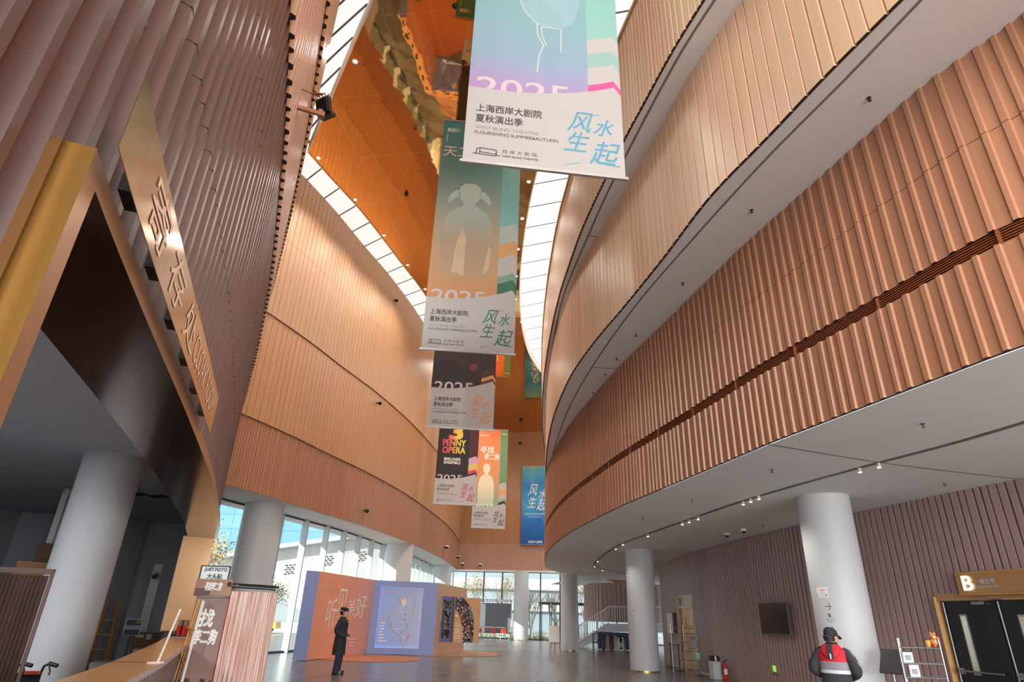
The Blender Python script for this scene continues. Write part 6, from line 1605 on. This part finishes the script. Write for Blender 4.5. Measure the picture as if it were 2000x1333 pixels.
for i, (x, y) in enumerate(((-5.54, 14.46), (-6.93, 16.83), (-8.08, 19.23), (-7.17, 21.85), (-6.38, 24.56), (-5.62, 27.21), (-4.99, 29.72))): downlight(x, y, 18.3, 'lit downlight along the left edge of the bronze ceiling, %s from the front' % ORD[i], 'downlights in the bronze ceiling', rr=.085)
for i, (x, y) in enumerate(((.47, 20.23), (.27, 22.81), (.14, 25.35), (.10, 27.97), (.12, 30.54))): downlight(x, y, 18.3, 'lit downlight along the right edge of the bronze ceiling, %s from the front' % ORD[i], 'downlights in the bronze ceiling', rr=.085)
for i, (x, y) in enumerate(((.55, 33.4), (1.0, 36.6), (1.9, 40.2), (-3.9, 40), (-3.3, 46), (-2.9, 52), (3, 46.5), (4.5, 51))): downlight(x, y, 18.3, 'added fill downlight in the far part of the bronze ceiling, %s of eight' % ORD[i], 'added far downlights in the bronze ceiling', rr=.085)  # extra lamps added to brighten the far end
for i, (x, y) in enumerate(((-9.55, 22.2), (-8.87, 24.96), (-8.2, 27.79), (-7.5, 30.62), (-6.95, 33.45), (-6.45, 36.1))): downlight(x, y, 5.45, 'unlit downlight in the white soffit over the left windows, %s from the front' % ORD[i], 'window soffit downlights', 0.0, .05)
for x, y, lab in ((-2.06, 12.33, 'black round camera in the bronze ceiling near the top edge'), (-4.83, 21.36, 'small black camera in the bronze ceiling beside the winged hat banner')):
    mb = MB(); mb.lathe((x, y, 18.3), [(0, -.09), (.06, -.08), (.09, -.03), (.1, 0), (0, 0)], 16); single(mb, 'ceiling_camera', BLACK, lab, 'camera')
def dome(c, up, label, s=.10, white=True):
    r = thing('dome_camera', label, 'camera', c); up = Vector(up).normalized(); q_ = up.to_track_quat('Z', 'X').to_matrix()
    mb = MB(); mb.loft([[Vector(c) + q_ @ Vector((rr_ * s * math.cos(a_), rr_ * s * math.sin(a_), z_ * s)) for a_ in np.linspace(0, 2 * PI, 17)[:-1]] for rr_, z_ in ((1, 0), (1, -.5), (.85, -.8))], 0, True); mb.build('housing', PAPER if white else BLACK, r)
    mb = MB(); mb.ball(Vector(c) - up * s * .8, s * .72, 12); mb.build('lens_dome', BLACK, r)
dome((6.88, 19.45, 4.25), (0, 0, 1), 'white dome camera under the right soffit, farther of the pair', .09)
dome((7.03, 18.45, 4.25), (0, 0, 1), 'white dome camera under the right soffit, nearer of the pair', .09)
def wallcam(crv, y, z, off, label, white, s=.11):
    t = crv.t_of_y(y); p = crv.at(t, off); n_ = (crv.at(t, 1) - crv.at(t, 0)); c = Vector((p.x, p.y, z))
    r = thing('wall_camera', label, 'camera', c)
    mb = MB(); mb.bar(c, c + n_ * .18, .05); mb.lathe(c + n_ * .2 - Zv * .02, [(0, -.02), (s, -.02), (s, .05), (.02, .1), (0, .1)], 14); mb.build('bracket', PAPER if white else BLACK, r)
    mb = MB(); mb.ball(c + n_ * .2 - Zv * .03, s * .82, 12); mb.build('lens_dome', BLACK, r)
wallcam(LB, 30.2, 17.74, .1, 'small dark camera high on the honey coloured wall', False)
wallcam(LB, 29.9, 11.54, .05, 'dark camera on the ochre band of the left curved wall', False)
wallcam(LB, 30.1, 6.14, .0, 'dark camera on the brown band above the left windows', False)
wallcam(LB, 47.2, 6.35, .0, 'white camera on the brown band near its far end', True, .2)
wallcam(LB, 56.0, 6.43, .0, 'white camera at the far tip of the brown band', True, .2)
def fwcam(x, z, label, white=True, s=.17):
    c = Vector((x, FWY(x) - .05, z)); r = thing('wall_camera', label, 'camera', c)
    mb = MB(); mb.bar(c, c - Vector((.05, .25, 0)), .07); mb.lathe(c - Vector((.06, .3, 0)), [(0, -.02), (s, -.02), (s, .08), (.02, .14), (0, .14)], 14); mb.build('bracket', PAPER if white else BLACK, r)
    mb = MB(); mb.ball(c - Vector((.06, .3, .02)), s * .8, 10); mb.build('lens_dome', BLACK, r)
fwcam(-3.75, 6.0, 'white camera at the left end of the salmon band')
fwcam(-2.13, 5.97, 'white camera on the salmon band further right')
fwcam(1.2, 17.1, 'dark camera high on the honey band of the end wall', False)

# ------------------------------------------------------------------ outside
CONC = mat('sunlit_concrete', (178, 178, 178), .8, var=.03, scale=.5)
mb = MB(); A_, B_ = LW.line(-.25, step=.8), LW.line(-2.5, step=.8); nA = 40
strip(mb, resample(A_, nA), resample(B_, nA), 5.46, 0, 5.9); 
struct(mb, 'ceiling_canopy_outside', WHITE, 'white panelled canopy soffit outside the left windows', 'canopy')
r = thing('pavilion_outside', 'white pavilion with a rising eave and small openings outside the left windows', 'building', (-28, 66, 0))
V0, V1 = Vector((-40, 68.5, 0)), Vector((-11, 71.0, 0)); d = (V1 - V0).normalized(); L_ = (V1 - V0).length; n_ = Vector((d.y, -d.x, 0))
w_ = lambda u_, z_, o_=0: V0 + d * u_ + Zv * z_ + n_ * o_
mb = MB(); top = [(0, 4.4), (15.2, 7.6), (23.0, 9.0), (L_, 8.7)]
mb.poly([w_(0, 2.2)] + [w_(15.5, 3.6), w_(19, 1.5), w_(23.5, 0.0), w_(L_, 0)] + [w_(a_, b_) for a_, b_ in reversed(top)]); mb.build('wall', CONC, r)
mb = MB()
for (a_, b_), (c_, e_) in zip(top[:-1], top[1:]): mb.add([w_(a_, b_), w_(c_, e_), w_(c_, e_ + .45), w_(a_, b_ + .45), w_(a_, b_, 1.2), w_(c_, e_, 1.2), w_(c_, e_ + .45, 1.2), w_(a_, b_ + .45, 1.2)], [(4, 5, 6, 7), (0, 4, 5, 1), (3, 2, 6, 7)])
mb.build('eave', CONC, r)
mb = MB()
for u_, z_ in ((16.4, 6.0), (20.1, 7.0), (23.6, 7.6)):
    for i in range(3):
        for j in range(5):
            a_ = u_ + i * .42 + (j % 2) * .2; b_ = z_ - j * .22 + i * .06
            mb.quad(w_(a_, b_, .03), w_(a_ + .28, b_ + .03, .03), w_(a_ + .28, b_ + .13, .03), w_(a_, b_ + .10, .03))
mb.build('openings', SLOT, r)
mb = MB()
for u_ in (22.6, 25.2, 27.6): mb.box(w_(u_, 2.6, -.5), (.5, .5, 5.2))
mb.build('pillar', CONC, r)
r = thing('glass_tower', 'blue glazed office block beyond the left windows', 'building', (-60, 118, 0))
BG = bpy.data.materials.new('blue_glazing'); BG.use_nodes = True; nt = BG.node_tree; b = nt.nodes['Principled BSDF']; b.inputs['Roughness'].default_value = .25
tcn = nt.nodes.new('ShaderNodeTexCoord'); br = nt.nodes.new('ShaderNodeTexBrick'); br.offset = 0; br.inputs['Scale'].default_value = 1; br.inputs['Brick Width'].default_value = 3; br.inputs['Row Height'].default_value = 2.4; br.inputs['Mortar Size'].default_value = .06
mpn = nt.nodes.new('ShaderNodeMapping'); mpn.inputs['Rotation'].default_value = (PI / 2, 0, 0)
br.inputs['Color1'].default_value = rgb(104, 148, 184); br.inputs['Color2'].default_value = rgb(112, 156, 190); br.inputs['Mortar'].default_value = rgb(84, 126, 160)
nt.links.new(tcn.outputs['Object'], mpn.inputs[0]); nt.links.new(mpn.outputs[0], br.inputs['Vector']); nt.links.new(br.outputs['Color'], b.inputs['Base Color'])
mb = MB(); mb.box((-62, 118, 14), (62, 16, 16), .05); mb.build('glazing', BG, r)
mb = MB(); mb.box((-62, 118, 3), (61, 14, 6), .05); mb.build('podium', mat('podium_grey', (150, 156, 158), .7), r)
# end: buildings beyond the glass
r = thing('terrace_building', 'pale office building with long bands of glazing beyond the end glass', 'building', (6, 92, 0))
for z0_, z1_, m_ in ((0, 2.6, mat('shop_glass', (140, 152, 160), .3)), (2.6, 3.6, CONC), (3.6, 5.2, mat('band_glass', (150, 160, 168), .3)), (5.2, 6.6, CONC), (6.6, 8.2, mat('band_glass', (150, 160, 168), .3)), (8.2, 9.6, CONC), (9.6, 11.4, mat('band_glass', (150, 160, 168), .3)), (11.4, 13, CONC)):
    mb = MB(); mb.box((8, 92 - (.6 if m_ is CONC else 0), (z0_ + z1_) / 2), (60, 8, z1_ - z0_), -.1); mb.build('parapet' if m_ is CONC else 'window_band', m_, r)
# trees
BARK = mat('pale_bark', (206, 198, 188), .8, var=.1); LEAFM = mat('autumn_leaf', (214, 186, 130), .8, var=.25, scale=9); LEAFG = mat('dull_leaf', (120, 128, 96), .8, var=.3, scale=9)
def tree(x, y, h, label, seed, leaf=LEAFM, nleaf=260, bare=False, group=None, th=.12):
    rnd = random.Random(seed); r = thing('tree', label, 'tree', (x, y, 0), group); mb = MB(); tips = []
    def grow(p, d, L_, rad, lev):
        q_ = p + d * L_; mid = p + d * L_ * .5 + Vector((rnd.uniform(-1, 1), rnd.uniform(-1, 1), 0)) * L_ * .05
        mb.tube([p, mid, q_], [rad, rad * .8, rad * .62], 5, cap=False)
        if lev == 0: tips.append(q_); return
        for k in range(3 if lev > 1 else 2):
            a_ = rnd.uniform(0, 2 * PI); sp = rnd.uniform(.28, .6)
            grow(q_ if k else p + d * L_ * rnd.uniform(.7, 1), (d + Vector((math.cos(a_), math.sin(a_), .35)) * sp).normalized(), L_ * rnd.uniform(.62, .85), rad * .6, lev - 1)
    for k in range(3 if bare else 1):
        a_ = k * 2.1 + seed; grow(Vector((x, y, -.05)), (Vector((0, 0, 1)) + Vector((math.cos(a_), math.sin(a_), 0)) * (.22 if bare else .05)).normalized(), h * .28, th, 4)
    mb.build('trunk', BARK, r)
    if nleaf:
        lb_ = MB()
        for k in range(int(nleaf * 2.2)):
            t_ = rnd.choice(tips) + Vector((rnd.gauss(0, .35), rnd.gauss(0, .35), rnd.gauss(0, .3))); a_, b_ = rnd.uniform(0, 6.28), rnd.uniform(-.9, .9)
            e1 = Vector((math.cos(a_), math.sin(a_), b_)).normalized() * rnd.uniform(.04, .08); e2 = e1.cross(Vector((b_, 1, .3))).normalized() * .045
            lb_.add([t_ - e1, t_ + e2, t_ + e1, t_ - e2], [(0, 1, 2, 3)])
        lb_.build('foliage', leaf, r)
for i, (x, y, h, lf, nl, bare, lab) in enumerate((
        (-3.0, 66, 6.0, LEAFM, 300, False, 'autumn tree behind the grey screen, leftmost beyond the end glass'), (-.2, 67, 6.2, LEAFM, 260, False, 'autumn tree beyond the end glass, just left of the white column'),
        (2.6, 62.5, 5.2, LEAFM, 0, True, 'bare white branched tree seen left of the glass doors'), (5.2, 62.5, 5.4, LEAFM, 0, True, 'bare white branched tree seen through the glass doors'),
        (8.2, 66, 6.6, LEAFM, 320, False, 'golden leaved tree behind the stair enclosure'), (10.5, 69, 6.6, LEAFM, 260, False, 'golden leaved tree beyond the stair enclosure, rightmost'),
        (-14.8, 30.5, 5.6, LEAFM, 380, False, 'reed coloured tree outside the left windows beside the thick column'), (-17.5, 50, 4.0, LEAFG, 500, False, 'dull green tree outside behind the orange panel'), (-22, 58, 4.4, LEAFG, 500, False, 'dull green tree in front of the white pavilion'), (-13.5, 60, 4.2, LEAFG, 420, False, 'small tree outside near the far left windows'))):
    tree(x, y, h, lab, 11 + i, lf, nl, bare)
mb = MB(); rnd = random.Random(2)
for k in range(900):
    x = rnd.uniform(-2, 9); y = 60.5 + rnd.random() * 2 - .24 * x; h_ = rnd.uniform(.3, .9); a_ = rnd.uniform(0, 6.28); dx, dy = math.cos(a_) * .02, math.sin(a_) * .02
    mb.add([(x - dx, y - dy, 0), (x + dx, y + dy, 0), (x + rnd.uniform(-.15, .15), y + rnd.uniform(-.15, .15), h_)], [(0, 1, 2)])
tag(mb.build('grass_outside', mat('dry_grass', (186, 176, 112), .9, var=.3, scale=6)), 'tall dry grass growing outside the end glass', 'grass', kind='stuff')
mb = MB(); mb.tube([(-14.9, 39.0, 0), (-14.9, 39.0, 2.6)], .05, 8); mb.box((-14.9, 38.95, 2.2), (.35, .06, .9)); single(mb, 'street_post', PAPER, 'white notice post outside the left windows', 'post')
r = thing('car', 'small yellow car parked outside the left windows', 'car', (-19.5, 52, 0))
mb = MB(); R_ = Matrix.Rotation(.1, 3, 'Z'); prof = [(-2.1, .35), (-2.15, .75), (-1.4, .9), (-.8, 1.4), (.7, 1.45), (1.4, .95), (2.1, .8), (2.15, .35)]
mb.loft([[Vector((-19.5, 52, 0)) + R_ @ Vector((x, y, z)) for x, z in prof] for y in (-.8, .8)], 0, True, False); mb.build('body', mat('taxi_yellow', (226, 180, 84), .3), r)
mb = MB(); mb.loft([[Vector((-19.5, 52, 0)) + R_ @ Vector((x, y, z)) for x, z in ((-1.2, .95), (-.75, 1.33), (.65, 1.38), (1.2, .98))] for y in (-.82, .82)], 0, True, False); mb.build('windows', mat('car_glass', (60, 70, 80), .1), r)
for x in (-1.3, 1.3):
    for y in (-.8, .8):
        mb = MB(); c = Vector((-19.5, 52, .33)) + R_ @ Vector((x, y, 0)); mb.tube([c - R_ @ Vector((0, .1, 0)), c + R_ @ Vector((0, .1, 0))], .33, 14); mb.build('wheel', BLACK, r)
